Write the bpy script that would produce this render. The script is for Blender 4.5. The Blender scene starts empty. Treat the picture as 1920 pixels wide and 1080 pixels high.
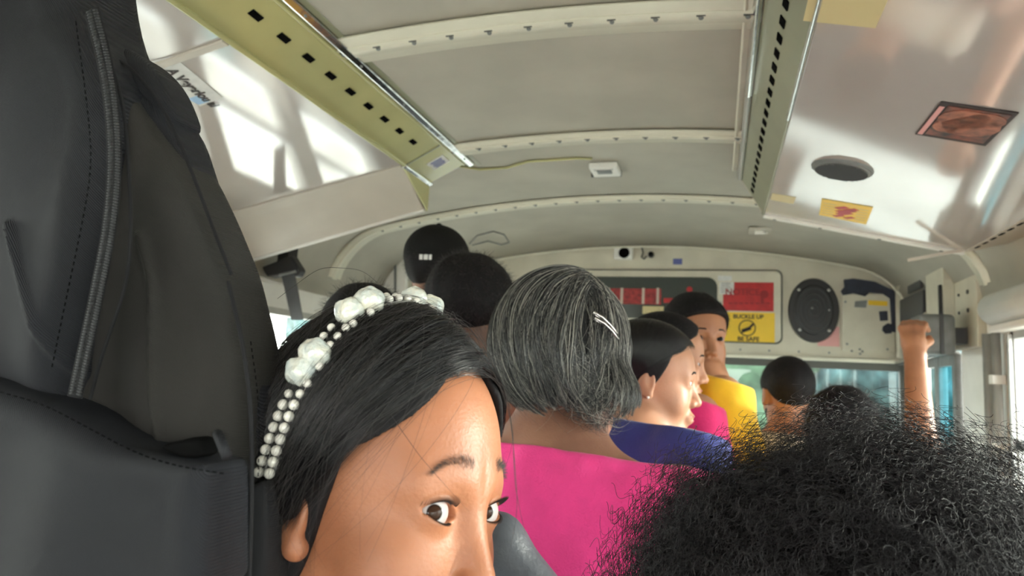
import bpy, math, random
import numpy as np
from mathutils import Vector, Matrix
random.seed(7)
RNG = np.random.default_rng(7)
F32 = np.float32
sc = bpy.context.scene
COL = sc.collection

# ------------------------------------------------------------------ camera
FPX, ROLL, CAMZ = 1300.0, 0.7, 1.17          # focal length in pixels of a 1920 frame, roll in degrees, height above floor
VPX, VPY = 1345.0, 725.0                     # where the bus's long axis vanishes
def cam_axes():
    y = np.array([VPX-960, -(VPY-540), FPX]); y /= np.linalg.norm(y)
    r = math.radians(ROLL)
    z0 = np.array([math.sin(r), math.cos(r), 0])
    z = z0 - y*z0.dot(y); z /= np.linalg.norm(z)
    x = np.cross(y, z); x = -x if x[0] < 0 else x
    return np.stack([x, y, z], 1)            # columns: bus axes seen in (right, up, forward)
CM = cam_axes()
CP = np.array([0, 0, CAMZ])
def at(u, v, Y):                             # the point of depth Y that the photo shows at pixel (u, v)
    d = CM.T @ np.array([u-960, -(v-540), FPX]); return CP + d*(Y/d[1])
def atx(u, v, X):
    d = CM.T @ np.array([u-960, -(v-540), FPX]); return CP + d*(X/d[0])
cd = bpy.data.cameras.new('camera'); cam = bpy.data.objects.new('camera', cd); COL.objects.link(cam)
cd.sensor_width = 36; cd.lens = 36*FPX/1920; cd.clip_start = 0.02; cd.clip_end = 200
R_, U_, Fw = CM[0], CM[1], CM[2]             # camera right, up, forward in world
cam.matrix_world = Matrix(((R_[0], U_[0], -Fw[0], 0), (R_[1], U_[1], -Fw[1], 0), (R_[2], U_[2], -Fw[2], CAMZ), (0, 0, 0, 1)))
cd.dof.use_dof = True; cd.dof.focus_distance = 0.62; cd.dof.aperture_fstop = 9.0
sc.camera = cam

# ------------------------------------------------------------------ light
w = bpy.data.worlds.new('daylight'); sc.world = w; w.use_nodes = True
nt = w.node_tree; nt.nodes.clear()
wo = nt.nodes.new('ShaderNodeOutputWorld'); bg = nt.nodes.new('ShaderNodeBackground')
tc = nt.nodes.new('ShaderNodeTexCoord'); sx = nt.nodes.new('ShaderNodeSeparateXYZ'); cr = nt.nodes.new('ShaderNodeValToRGB')
nt.links.new(tc.outputs['Generated'], sx.inputs[0]); nt.links.new(sx.outputs['Z'], cr.inputs[0])
cr.color_ramp.elements[0].position = 0.0; cr.color_ramp.elements[0].color = (1.0, 0.985, 0.95, 1)
cr.color_ramp.elements[1].position = 0.6; cr.color_ramp.elements[1].color = (0.93, 0.96, 1.0, 1)
nt.links.new(cr.outputs[0], bg.inputs[0]); bg.inputs[1].default_value = 7.0
nt.links.new(bg.outputs[0], wo.inputs[0])
sun = bpy.data.lights.new('sun', 'SUN'); sun.energy = 4.0; sun.angle = math.radians(3); sun.color = (1, 0.95, 0.86)
so = bpy.data.objects.new('sun', sun); COL.objects.link(so)
so.rotation_euler = Vector((-0.92, -0.30, -0.17)).to_track_quat('-Z', 'Y').to_euler()
sc.view_settings.view_transform = 'Standard'; sc.view_settings.look = 'None'
sc.view_settings.gamma = 1; sc.view_settings.use_curve_mapping = False
sc.view_settings.exposure = 1.02
try:
    sc.cycles.max_bounces = 10; sc.cycles.diffuse_bounces = 5; sc.cycles.glossy_bounces = 4
    sc.cycles.transparent_max_bounces = 12; sc.cycles.sample_clamp_indirect = 6.0
except Exception: pass

# ------------------------------------------------------------------ object helpers
def tag(o, label=None, cat=None, group=None, kind=None):
    if label: o['label'] = label
    if cat: o['category'] = cat
    if group: o['group'] = group
    if kind: o['kind'] = kind
    return o
def wloc(p):
    v = np.zeros(3)
    while p is not None:
        v += np.array(p.location); p = p.parent
    return v
def empty(name, loc, label=None, cat=None, group=None):
    o = bpy.data.objects.new(name, None); COL.objects.link(o); o.location = loc; o.empty_display_size = 0.05
    return tag(o, label, cat, group)
def raw(name, V, F, mat, parent=None, smooth=True, label=None):
    """V in world metres; F an (n,4)/(n,3) array or list of index lists"""
    V = np.asarray(V, dtype=float).reshape(-1, 3)
    if parent is not None: V = V - wloc(parent)
    me = bpy.data.meshes.new(name)
    if isinstance(F, np.ndarray) and len(F):
        n, k = F.shape
        me.vertices.add(len(V)); me.vertices.foreach_set('co', V.astype(F32).ravel())
        me.loops.add(n*k); me.loops.foreach_set('vertex_index', F.astype(np.int32).ravel())
        me.polygons.add(n); me.polygons.foreach_set('loop_start', np.arange(0, n*k, k, dtype=np.int32))
        me.update(calc_edges=True); me.validate()
    else:
        me.from_pydata([tuple(v) for v in V], [], [tuple(f) for f in F]); me.update()
    me.polygons.foreach_set('use_smooth', [smooth]*len(me.polygons))
    if mat is not None: me.materials.append(mat)
    o = bpy.data.objects.new(name, me); COL.objects.link(o)
    if parent is not None: o.parent = parent
    if label: o['label'] = label
    return o
class MB:
    def __init__(s): s.v = []; s.f = []
    def add(s, V, F):
        b = len(s.v); s.v += [tuple(map(float, v)) for v in V]; s.f += [tuple(i+b for i in f) for f in F]; return s
    def box(s, c, d, ax=None):               # centre, full size, optional 3 axes (rows)
        A = np.eye(3) if ax is None else np.asarray(ax, float)
        c = np.asarray(c, float); h = np.asarray(d, float)/2
        V = [c + A[0]*h[0]*i + A[1]*h[1]*j + A[2]*h[2]*k for i in (-1, 1) for j in (-1, 1) for k in (-1, 1)]
        return s.add(V, [(0,1,3,2),(4,6,7,5),(0,4,5,1),(2,3,7,6),(0,2,6,4),(1,5,7,3)])
    def prism(s, pts, off):                  # polygon swept along a vector
        p = [np.asarray(q, float) for q in pts]; n = len(p); o = np.asarray(off, float)
        V = p + [q+o for q in p]
        return s.add(V, [tuple(range(n))[::-1], tuple(range(n, 2*n))] + [(i, (i+1) % n, (i+1) % n+n, i+n) for i in range(n)])
    def tube(s, pts, r, n=10, cap=True, sq=1.0):
        P = [np.asarray(p, float) for p in pts]; m = len(P)
        rr = r if hasattr(r, '__len__') else [r]*m
        T = [P[min(i+1, m-1)]-P[max(i-1, 0)] for i in range(m)]
        a = np.array([0, 0, 1.0]) if abs(T[0][2]) < 0.9*np.linalg.norm(T[0]) else np.array([1.0, 0, 0])
        V = []
        for i in range(m):
            t = T[i]/(np.linalg.norm(T[i])+1e-9); u = a - t*a.dot(t); u /= np.linalg.norm(u); a = u; b = np.cross(t, u)
            for k in range(n):
                q = 2*math.pi*k/n; V.append(P[i] + rr[i]*(math.cos(q)*u + sq*math.sin(q)*b))
        F = [(i*n+k, i*n+(k+1) % n, (i+1)*n+(k+1) % n, (i+1)*n+k) for i in range(m-1) for k in range(n)]
        if cap: F += [tuple(range(n))[::-1], tuple(range((m-1)*n, m*n))]
        return s.add(V, F)
    def disc(s, c, n_, r, h, seg=32, r2=None, up=None, ry=None):   # short cylinder, axis n_
        c = np.asarray(c, float); n_ = np.asarray(n_, float); n_ = n_/np.linalg.norm(n_)
        a = np.array([0, 0, 1.0]) if up is None else np.asarray(up, float)
        if abs(n_.dot(a)) > .95: a = np.array([1.0, 0, 0])
        u = a - n_*a.dot(n_); u /= np.linalg.norm(u); b = np.cross(n_, u); r2 = r if r2 is None else r2; k_ = 1 if ry is None else ry/r
        V = []
        for (hh, rr) in ((0, r), (h, r2)):
            for k in range(seg):
                q = 2*math.pi*k/seg; V.append(c + n_*hh + rr*(k_*math.cos(q)*u + math.sin(q)*b))
        return s.add(V, [tuple(range(seg))[::-1], tuple(range(seg, 2*seg))] + [(k, (k+1) % seg, seg+(k+1) % seg, seg+k) for k in range(seg)])
    def ball(s, c, r, n=12, sc_=(1, 1, 1)):
        V = []; F = []
        for i in range(n//2+1):
            t = math.pi*i/(n//2)
            for k in range(n):
                q = 2*math.pi*k/n
                V.append((c[0]+r*sc_[0]*math.sin(t)*math.cos(q), c[1]+r*sc_[1]*math.sin(t)*math.sin(q), c[2]+r*sc_[2]*math.cos(t)))
        for i in range(n//2):
            for k in range(n): F.append((i*n+k, (i+1)*n+k, (i+1)*n+(k+1) % n, i*n+(k+1) % n))
        return s.add(V, F)
    def build(s, name, mat, parent=None, smooth=False, bevel=0, label=None, seg=2):
        o = raw(name, s.v, s.f, mat, parent, smooth, label)
        if bevel:
            b = o.modifiers.new('b', 'BEVEL'); b.width = bevel; b.segments = seg; b.limit_method = 'ANGLE'; b.angle_limit = math.radians(35)
        return o
def structure(o): o['kind'] = 'structure'; return o

# ------------------------------------------------------------------ materials
def mat(name, col, rough=0.6, metal=0.0, noise=0.0, nscale=8.0, bump=0.0, bscale=60.0, spec=None, sss=0.0, coat=0.0, col2=None, trans=0.0, sheen=0.0, emis=None, es=0.0, stretch=None, cior=1.5):
    m = bpy.data.materials.new(name); m.use_nodes = True; n = m.node_tree.nodes; l = m.node_tree.links
    b = n['Principled BSDF']; b.inputs['Base Color'].default_value = (*col, 1); b.inputs['Roughness'].default_value = rough; b.inputs['Metallic'].default_value = metal
    if spec is not None: b.inputs['Specular IOR Level'].default_value = spec
    if sss: b.inputs['Subsurface Weight'].default_value = sss; b.inputs['Subsurface Radius'].default_value = (1.0, .35, .2); b.inputs['Subsurface Scale'].default_value = 0.006
    if coat: b.inputs['Coat Weight'].default_value = coat; b.inputs['Coat Roughness'].default_value = 0.08; b.inputs['Coat IOR'].default_value = cior
    if trans: b.inputs['Transmission Weight'].default_value = trans
    if sheen > .01: b.inputs['Sheen Weight'].default_value = sheen
    if emis: b.inputs['Emission Color'].default_value = (*emis, 1); b.inputs['Emission Strength'].default_value = es
    t = n.new('ShaderNodeTexCoord'); src = t.outputs['Object']
    if stretch:
        mp = n.new('ShaderNodeMapping'); mp.inputs['Scale'].default_value = stretch; l.new(src, mp.inputs[0]); src = mp.outputs[0]
    if noise or col2:
        z = n.new('ShaderNodeTexNoise'); z.inputs['Scale'].default_value = nscale; z.inputs['Detail'].default_value = 5; l.new(src, z.inputs['Vector'])
        r = n.new('ShaderNodeValToRGB'); l.new(z.outputs['Fac'], r.inputs[0])
        c2 = col2 if col2 else tuple(max(0, c*(1-noise)) for c in col)
        c1 = col if col2 else tuple(min(1, c*(1+noise*.6)) for c in col)
        r.color_ramp.elements[0].position = .35; r.color_ramp.elements[0].color = (*c2, 1)
        r.color_ramp.elements[1].position = .65; r.color_ramp.elements[1].color = (*c1, 1); l.new(r.outputs[0], b.inputs['Base Color'])
    if bump:
        z = n.new('ShaderNodeTexNoise'); z.inputs['Scale'].default_value = bscale; z.inputs['Detail'].default_value = 4; l.new(src, z.inputs['Vector'])
        u = n.new('ShaderNodeBump'); u.inputs['Strength'].default_value = bump; u.inputs['Distance'].default_value = 0.01; l.new(z.outputs['Fac'], u.inputs['Height']); l.new(u.outputs[0], b.inputs['Normal'])
    return m
def twill(name, col, scale=380, strength=.55, rough=.75, rot=0.6, sheen=.2, noise=.25):
    m = mat(name, col, rough, noise=noise, nscale=6, sheen=sheen, spec=.30); n = m.node_tree.nodes; l = m.node_tree.links
    t = n.new('ShaderNodeTexCoord'); mp = n.new('ShaderNodeMapping'); mp.inputs['Rotation'].default_value = (0, rot, 0)
    wv = n.new('ShaderNodeTexWave'); wv.inputs['Scale'].default_value = scale; wv.inputs['Distortion'].default_value = .6; wv.inputs['Detail'].default_value = 1
    l.new(t.outputs['Object'], mp.inputs[0]); l.new(mp.outputs[0], wv.inputs['Vector'])
    nz = n.new('ShaderNodeTexNoise'); nz.inputs['Scale'].default_value = 45; l.new(t.outputs['Object'], nz.inputs['Vector'])
    ad = n.new('ShaderNodeMath'); ad.operation = 'MULTIPLY_ADD'; l.new(nz.outputs['Fac'], ad.inputs[0]); ad.inputs[1].default_value = 3.0; l.new(wv.outputs['Fac'], ad.inputs[2])
    u = n.new('ShaderNodeBump'); u.inputs['Strength'].default_value = strength; u.inputs['Distance'].default_value = .0011; l.new(ad.outputs[0], u.inputs['Height']); l.new(u.outputs[0], n['Principled BSDF'].inputs['Normal'])
    return m
M = {}
M['ceil'] = mat('ceiling_paint', (.47, .435, .36), .5, noise=.10, nscale=5, bump=.12, bscale=7)
M['rib'] = mat('rib_paint', (.76, .73, .60), .35, noise=.06, nscale=10)
M['wall'] = mat('wall_paint', (.64, .60, .485), .45, noise=.08, nscale=8)
M['white'] = mat('white_paint', (.80, .79, .74), .4, noise=.05, nscale=9)
M['olive'] = mat('olive_reflection_enamel', (.50, .485, .235), .20, noise=.08, nscale=5, coat=.4)  # olive cast of a reflection on the rack face, put into the base colour
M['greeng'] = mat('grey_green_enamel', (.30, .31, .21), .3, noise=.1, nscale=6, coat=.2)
M['gloss'] = mat('glossy_laminate', (.52, .465, .43), .11, noise=.05, nscale=3, coat=1.0, cior=2.2, bump=.35, bscale=1.6)
M['glossend'] = mat('beige_laminate', (.55, .50, .43), .35, noise=.04)
M['chrome'] = mat('polished_strip', (.75, .75, .74), .16, metal=1, bump=.1, bscale=30)
M['black'] = mat('slot_black', (.004, .004, .004), .9, spec=.03)
M['blackpl'] = mat('black_plastic', (.018, .018, .019), .42)
M['dgrey'] = mat('dark_grey_plastic', (.06, .062, .065), .5)
M['mgrey'] = mat('grey_plastic', (.20, .21, .205), .5, noise=.2, nscale=20)
M['steel'] = mat('screw_steel', (.6, .6, .58), .3, metal=1)
M['alu'] = mat('window_aluminium', (.50, .50, .48), .35, metal=.6, noise=.1)
M['rubber'] = mat('grey_rubber', (.10, .10, .09), .7)
M['red'] = mat('red_sticker', (.50, .012, .015), .4, noise=.15, nscale=30)
M['yel'] = mat('yellow_sticker', (.86, .56, .03), .4, noise=.06)
M['ink'] = mat('ink', (.03, .02, .02), .6)
M['redink'] = mat('dark_red_ink', (.28, .006, .01), .5)
M['paper'] = mat('paper', (.72, .72, .70), .5, noise=.08, nscale=40)
M['floor'] = mat('floor_rubber', (.07, .07, .07), .7, noise=.2)
M['vinyl'] = mat('grey_vinyl', (.07, .075, .09), .45, noise=.2, nscale=20, bump=.1, bscale=200)
M['pearl'] = mat('pearl', (.80, .77, .70), .14, coat=.8, sss=.0, noise=.06, nscale=60)
M['blue_lbl'] = mat('blue_label', (.10, .12, .35), .5)
M['pinkst'] = mat('faded_pink_sticker', (.72, .36, .34), .5)
M['navy'] = mat('dark_adhesive_residue', (.025, .03, .05), .6, noise=.3, nscale=30)
M['stain'] = mat('yellowed_tape', (.62, .52, .27), .4)

# ------------------------------------------------------------------ implicit surfaces
def ln(v): return np.sqrt((v*v).sum(-1))
def smin(a, b, k):
    h = np.clip(.5+.5*(b-a)/k, 0, 1); return b+(a-b)*h-k*h*(1-h)
def smax(a, b, k): return -smin(-a, -b, k)
def ell(P, c, r):
    q = (P-np.asarray(c, F32))/np.asarray(r, F32); k0 = ln(q); k1 = ln(q/np.asarray(r, F32)); return k0*(k0-1)/np.maximum(k1, 1e-6)
def sph(P, c, r): return ln(P-np.asarray(c, F32))-r
def cap(P, a, b, ra, rb=None):
    rb = ra if rb is None else rb
    a = np.asarray(a, F32); b = np.asarray(b, F32); d = b-a
    t = np.clip(((P-a)@d)/(d@d+1e-12), 0, 1); return ln(P-a-t[:, None]*d)-(ra+(rb-ra)*t)
def wob(P, s, seed=0):                       # smooth sum-of-sines wobble in -1..1
    r = np.random.default_rng(seed); v = 0
    for k in range(4):
        d = r.normal(size=3); d = d/np.linalg.norm(d)*s*(1+.5*k); v = v+np.sin(P@d.astype(F32)+r.uniform(0, 6.28))/(1+.4*k)
    return v/2.6
def axis(lo, hi, h, fine=None, hf=None):
    if fine is None: return np.arange(lo, hi+h, h)
    a = np.arange(fine[0], fine[1]+hf, hf); L = np.arange(a[0]-h, lo-h, -h)[::-1]; R = np.arange(a[-1]+h, hi+h, h)
    return np.concatenate([L, a, R])
def nets(f, xs, ys, zs, B=6, slack=1.0):
    def pad(a):
        n = (-len(a)) % B
        if n: a = np.concatenate([a, a[-1]+(a[-1]-a[-2])*np.arange(1, n+1)])
        return a.astype(F32)
    xs, ys, zs = pad(xs), pad(ys), pad(zs); A = (xs, ys, zs); N = [len(a) for a in A]
    C = [a.reshape(-1, B).mean(1) for a in A]; H = [np.concatenate([(a[B::B]-a[:-B:B]), [a[-1]-a[-B]]])/2 if len(a) > B else np.array([a[-1]-a[0]]) for a in A]
    G = np.stack(np.meshgrid(*C, indexing='ij'), -1).reshape(-1, 3).astype(F32)
    Hh = np.sqrt(sum(g**2 for g in np.meshgrid(*H, indexing='ij'))).ravel()
    d = f(G); nb = [len(c) for c in C]
    act = (np.abs(d) < Hh*1.35*slack+.004)
    vol = np.where(d < 0, -1.0, 1.0).astype(F32).reshape(nb)
    vol = vol.repeat(B, 0).repeat(B, 1).repeat(B, 2)
    bi = np.argwhere(act.reshape(nb))
    off = np.stack(np.meshgrid(*[np.arange(B)]*3, indexing='ij'), -1).reshape(-1, 3)
    for s in range(0, len(bi), 3000):
        I = (bi[s:s+3000, None, :]*B+off[None]).reshape(-1, 3)
        P = np.stack([A[k][I[:, k]] for k in range(3)], -1)
        vol[I[:, 0], I[:, 1], I[:, 2]] = f(P)
    sg = vol < 0
    c = np.zeros([n-1 for n in N], np.int8)
    for i in (0, 1):
        for j in (0, 1):
            for k in (0, 1): c += sg[i:N[0]-1+i, j:N[1]-1+j, k:N[2]-1+k]
    cells = np.argwhere((c > 0) & (c < 8)); idx = -np.ones(c.shape, np.int32); idx[tuple(cells.T)] = np.arange(len(cells))
    acc = np.zeros((len(cells), 3)); cnt = np.zeros(len(cells))
    def pos(o):
        I = cells+o; return np.stack([A[k][I[:, k]] for k in range(3)], -1), vol[tuple(I.T)]
    for ax in range(3):
        for o1 in (0, 1):
            for o2 in (0, 1):
                o = [0, 0, 0]; o[(ax+1) % 3] = o1; o[(ax+2) % 3] = o2; e = list(o); e[ax] = 1
                pa, va = pos(np.array(o)); pb, vb = pos(np.array(e)); m = (va < 0) != (vb < 0)
                t = np.where(m, va/(va-vb+1e-20), 0)[:, None]; acc += np.where(m[:, None], pa+(pb-pa)*t, 0); cnt += m
    V = acc/cnt[:, None]
    Q = []
    for ax in range(3):
        a1, a2 = (ax+1) % 3, (ax+2) % 3
        s0 = [slice(1, -1)]*3; s0[ax] = slice(0, -1); s1 = list(s0); s1[ax] = slice(1, None)
        x = sg[tuple(s0)]; y = sg[tuple(s1)]; E_ = np.argwhere(x != y)
        if not len(E_): continue
        flip = x[tuple(E_.T)]
        E_ = E_+np.array([0 if k == ax else 1 for k in range(3)])
        def nb_(d1, d2):
            J = E_.copy(); J[:, a1] -= d1; J[:, a2] -= d2; return idx[tuple(J.T)]
        q = np.stack([nb_(1, 1), nb_(0, 1), nb_(0, 0), nb_(1, 0)], 1)
        q[~flip] = q[~flip][:, ::-1]; Q.append(q)
    Q = np.concatenate(Q); Q = Q[(Q >= 0).all(1)]
    return V, Q
def solid(name, f, lo, hi, h, m, parent, fine=None, hf=None, label=None, slack=1.0):
    fx = fine or (None, None, None)
    V, Q = nets(f, axis(lo[0], hi[0], h, fx[0], hf), axis(lo[1], hi[1], h, fx[1], hf), axis(lo[2], hi[2], h, fx[2], hf), slack=slack)
    return raw(name, V, Q, m, parent, True, label)
def curves(name, S, rad, m, parent, taper=True):
    """S (n,k,3) world strands as native hair curves"""
    S = np.asarray(S, dtype=float); n, k = S.shape[:2]
    hc = bpy.data.hair_curves.new(name); hc.add_curves([k]*n)
    P = (S.reshape(-1, 3)-(wloc(parent) if parent is not None else 0)).astype(F32)
    hc.attributes['position'].data.foreach_set('vector', P.ravel())
    ra = hc.attributes.get('radius') or hc.attributes.new('radius', 'FLOAT', 'POINT')
    t = np.linspace(0, 1, k); pr = (1-.75*t**2) if taper else np.ones(k)
    R = (np.asarray(rad).reshape(-1, 1)*np.ones((n, 1))*pr[None]).astype(F32); ra.data.foreach_set('value', R.ravel())
    hc.materials.append(m); o = bpy.data.objects.new(name, hc); COL.objects.link(o); o.parent = parent
    return o
# ------------------------------------------------------------------ the bus shell
XC, XL, XR, YF, YB = -0.40, -1.73, 0.93, 3.90, -2.4
def cz(x):
    d = abs(x-XC); z = 1.93-.1*d*d
    if d > 1.08: t = min(1, (d-1.08)/.25); z -= .26*(1-math.sqrt(max(0, 1-t*t)))
    return z
def ceil_strip(x0, x1, y0, y1, dz, th, n=60):
    V = []; F = []
    for i in range(n+1):
        x = x0+(x1-x0)*i/n; z = cz(x)-dz
        e = 1e-3; sl = (cz(min(x+e, XR))-cz(max(x-e, XL)))/(2*e); nx, nz = -sl, 1; L = math.hypot(nx, nz); nx /= L; nz /= L
        for yy, k in ((y0, 0), (y1, 0), (y1, 1), (y0, 1)): V.append((x+nx*th*k, yy, z+nz*th*k))
    for i in range(n):
        for k in range(4): F.append((i*4+k, i*4+(k+1) % 4, (i+1)*4+(k+1) % 4, (i+1)*4+k))
    F += [(0, 1, 2, 3), tuple(4*n+k for k in (3, 2, 1, 0))]
    return V, F
V, F = ceil_strip(XL, XR, YB, YF+.05, 0, .03, 90); structure(raw('ceiling', V, F, M['ceil'], None, True))
structure(MB().box(((XL+XR)/2, .75, -.02), (XR-XL+.1, 6.4, .04)).build('floor', M['floor']))
o = structure(MB().box(((XL+XR)/2, YB-.02, .45), (XR-XL, .05, .9)).box(((XL+XR)/2, YB-.02, 1.68), (XR-XL, .05, .5)).box((-1.5, YB-.02, 1.15), (.5, .05, .6)).box((.7, YB-.02, 1.15), (.5, .05, .6)).build('wall_back', M['white']))
# pressed roof bows with their rows of screws
for k, (y, wd) in enumerate(((0.66, .10), (1.36, .115), (2.075, .10), (2.82, .11), (-.04, .075), (-.74, .075), (-1.44, .075))):
    V, F = ceil_strip(XL+.004, XR-.004, y-wd/2, y+wd/2, .009, .006, 90)
    o = structure(raw('trim_%d' % (k+1 if k < 4 else k+10), V, F, M['rib'], None, True))
    V, F = ceil_strip(XL+.006, XR-.006, y-wd*.17, y+wd*.20, .0125, .004, 90); raw('raised_band', V, F, M['rib'], o, True)
    b = MB(); c = MB()
    for i in range(-13, 15):
        x = XC+.09*i
        if not XL+.2 < x < XR-.2: continue
        z = cz(x)-.0135; b.disc((x, y, z+.002), (0, 0, -1), .006, .0045, 10, .004); c.box((x, y-.009, z+.002), (.018, .004, .005))
    b.build('screw_heads', M['mgrey'], o); c.build('dimples', M['rubber'], o)
# side walls
def side(sgn, X, ys, name):
    b = MB(); t = .05*sgn
    def slab(y0, y1, z0, z1): b.box((X+t/2, (y0+y1)/2, (z0+z1)/2), (.05, y1-y0, z1-z0))
    slab(YB, YF, 0, .72); slab(YB, YF, 1.40, 1.64)
    edges = [YB]+[e for p in ys for e in p]+[YF]
    for i in range(0, len(edges), 2):
        if edges[i+1]-edges[i] > .005: slab(edges[i], edges[i+1], .72, 1.40)
    return structure(b.build(name, M['white']))
RW = [(-2.32, -1.64), (-1.56, -.88), (-.80, -.12), (-.04, .64), (.72, 1.40), (1.48, 2.02), (2.10, 2.66)]
LW = [(-2.32, -1.64), (-1.56, -.88), (-.80, -.12), (-.04, .64), (.72, 1.40), (1.48, 2.12), (2.20, 2.80), (2.95, 3.75)]
side(1, XR, RW+[(3.16, 3.78)], 'wall_right'); side(-1, XL, LW, 'wall_left')
g = bpy.data.materials.new('window_glass'); g.use_nodes = True; n = g.node_tree.nodes; l = g.node_tree.links; n.remove(n['Principled BSDF'])
def clear(nm, tint, gl=.06):
    g = bpy.data.materials.new(nm); g.use_nodes = True; n = g.node_tree.nodes; l = g.node_tree.links; n.remove(n['Principled BSDF'])
    a = n.new('ShaderNodeBsdfTransparent'); a.inputs[0].default_value = (*tint, 1); c = n.new('ShaderNodeBsdfGlossy'); c.inputs['Roughness'].default_value = .02
    m_ = n.new('ShaderNodeMixShader'); m_.inputs[0].default_value = gl; l.new(a.outputs[0], m_.inputs[1]); l.new(c.outputs[0], m_.inputs[2]); l.new(m_.outputs[0], n['Material Output'].inputs[0]); return g
M['glass'] = clear('window_glass_clear', (.93, .97, .95)); M['wglass'] = clear('windshield_tint', (.78, .84, .84), .02); M['teal'] = clear('door_glass_teal', (.45, .78, .85), .05)
wn = 0
for sg, X, L in ((1, XR, RW), (-1, XL, LW)):
    for (a, b_) in L:
        wn += 1; xx = X+.012*sg; f = MB(); yc = (a+b_)/2
        for (y0, y1, z0, z1) in ((a, a+.028, .72, 1.40), (b_-.028, b_, .72, 1.40), (a, b_, 1.372, 1.40), (a, b_, .72, .75), (a, b_, 1.015, 1.05)):
            f.box((xx, (y0+y1)/2, (z0+z1)/2), (.036, y1-y0, z1-z0))
        f.box((xx-.024*sg, yc, 1.022), (.02, b_-a-.06, .012)); f.box((xx-.024*sg, a+.012, 1.06), (.014, .02, .66)); f.box((xx-.024*sg, b_-.012, 1.06), (.014, .02, .66))
        o = structure(f.build('window_%d' % wn, M['alu'], bevel=.003))
        MB().box((X+.03*sg, yc, 1.21), (.004, b_-a-.05, .33)).build('upper_pane', M['glass'], o)
        MB().box((X+.022*sg, yc, .882), (.004, b_-a-.05, .27)).build('lower_pane', M['glass'], o)
        MB().box((xx-.03*sg, b_-.10, 1.035), (.02, .05, .018)).box((xx-.03*sg, a+.10, 1.035), (.02, .05, .018)).build('latches', M['blackpl'], o)
# grey round-edged roll above the right windows, and pipes on the pillar
o = structure(MB().tube([(.90, YB, 1.475), (.90, 2.70, 1.475)], .055, 20).build('trim_6', M['white'], smooth=True)); MB().tube([(.90, 2.70, 1.475), (.90, 2.73, 1.475)], [.055, .035], 20).build('end_cap', M['white'], o, True)
structure(MB().box((.90, .15, 1.408), (.05, 5.1, .025)).build('trim_7', M['white'], bevel=.006))
o = structure(MB().tube([(.905, 2.725, 0.05), (.905, 2.725, 1.40)], .014, 12).tube([(.905, 2.80, 0.05), (.905, 2.80, 1.40)], .017, 12).build('trim_8', M['alu'], smooth=True))
MB().box((.905, 2.725, 1.24), (.04, .034, .03)).box((.905, 2.725, 1.02), (.04, .034, .02)).build('clamp', M['white'], o)
# front wall: header above the windscreen, cowl below
pts = [(XL, 1.34), (XR, 1.34), (XR, 1.6)]+[(x, cz(x)) for x in np.linspace(XR, XL, 50)]+[(XL, 1.6)]
wf = structure(MB().prism([(x, YF, z) for x, z in pts], (0, .05, 0)).build('wall_front', M['wall']))
structure(MB().box(((XL+XR)/2, YF+.025, .42), (XR-XL, .05, .84)).build('wall_cowl', M['dgrey']))
structure(MB().box(((XL+XR)/2, YF-.012, 1.337), (XR-XL, .028, .018)).build('trim_9', M['rib'], bevel=.004))
o = structure(MB().box((-.395, YF+.02, 1.313), (2.62, .03, .045)).box((-.395, YF+.02, .85), (2.62, .03, .04)).box((.90, YF+.02, 1.08), (.05, .04, .5)).box((-1.70, YF+.02, 1.08), (.05, .04, .5)).box((-.4, YF+.02, 1.08), (.05, .035, .48)).build('window_20', M['rubber']))
MB().box((-.395, YF+.03, 1.08), (2.6, .005, .46)).build('windscreen_pane', M['wglass'], o)
V, F = ceil_strip(XL+.2, XR-.02, YF-.06, YF-.045, .012, .01, 60)
structure(raw('trim_10', V, F, M['rib'], None, True))
# screws of the header seam
b = MB()
for i in range(12): b.disc((-.9+.145*i, YF, 1.372), (0, -1, 0), .006, .003, 8)
b.build('header_screws', M['mgrey'], wf)

# ------------------------------------------------------------------ overhead racks
def quad_panel(name, p, th, m, parent, up=(0, 0, 1), bevel=.003, label=None):
    p = [np.asarray(q, float) for q in p]; nrm = np.cross(p[1]-p[0], p[3]-p[0]); nrm /= np.linalg.norm(nrm)
    if nrm.dot(np.asarray(up, float)) < 0: nrm = -nrm
    return MB().prism(p, nrm*th).build(name, m, parent, bevel=bevel, label=label)
Y0, Y1, Y2 = -2.3, 1.98, 2.20
Lr = empty('overhead_rack', (-1.3, Y0, 1.7), 'long olive-yellow enclosed overhead duct rack along the left side of the roof', 'overhead rack')
T, B, O = (-.83, 1.912), (-.985, 1.830), (-1.70, 1.672)
P3 = lambda q, y: np.array((q[0], y, q[1]))
quad_panel('face_panel', [P3(T, Y0), P3(T, Y2), P3(B, Y2), P3(B, Y0)], .004, M['olive'], Lr, (-1, 0, 1), label='slotted face panel with an olive-yellow reflection in its colour')
quad_panel('underside_panel', [P3(B, Y0), P3(B, Y1), P3(O, Y1), P3(O, Y0)], .004, M['gloss'], Lr, label='glossy beige underside panel')
E0, E1 = (-1.0, 1.735), (-1.70, 1.555)
quad_panel('sloped_end_panel', [P3(B, Y1+.002), P3(E0, Y2), P3(E1, Y2), P3(O, Y1+.002)], .004, M['glossend'], Lr, (0, 1, 1), label='matt beige sloping end panel')
MB().prism([P3(E0, Y2), P3((-1.0, 1.83), Y2), P3((-1.62, 1.74), Y2), P3(E1, Y2)], (0, .01, 0)).build('end_plate', M['glossend'], Lr)
MB().prism([np.array((-.988, Y1, 1.826)), np.array((-.99, Y2, 1.83)), np.array((-.995, Y2+.01, 1.735))], (.006, 0, 0)).build('end_bracket', M['olive'], Lr)
MB().tube([P3(E0, Y2), P3(E1, Y2)], .007, 8).build('end_rim', M['white'], Lr, True)
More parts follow.
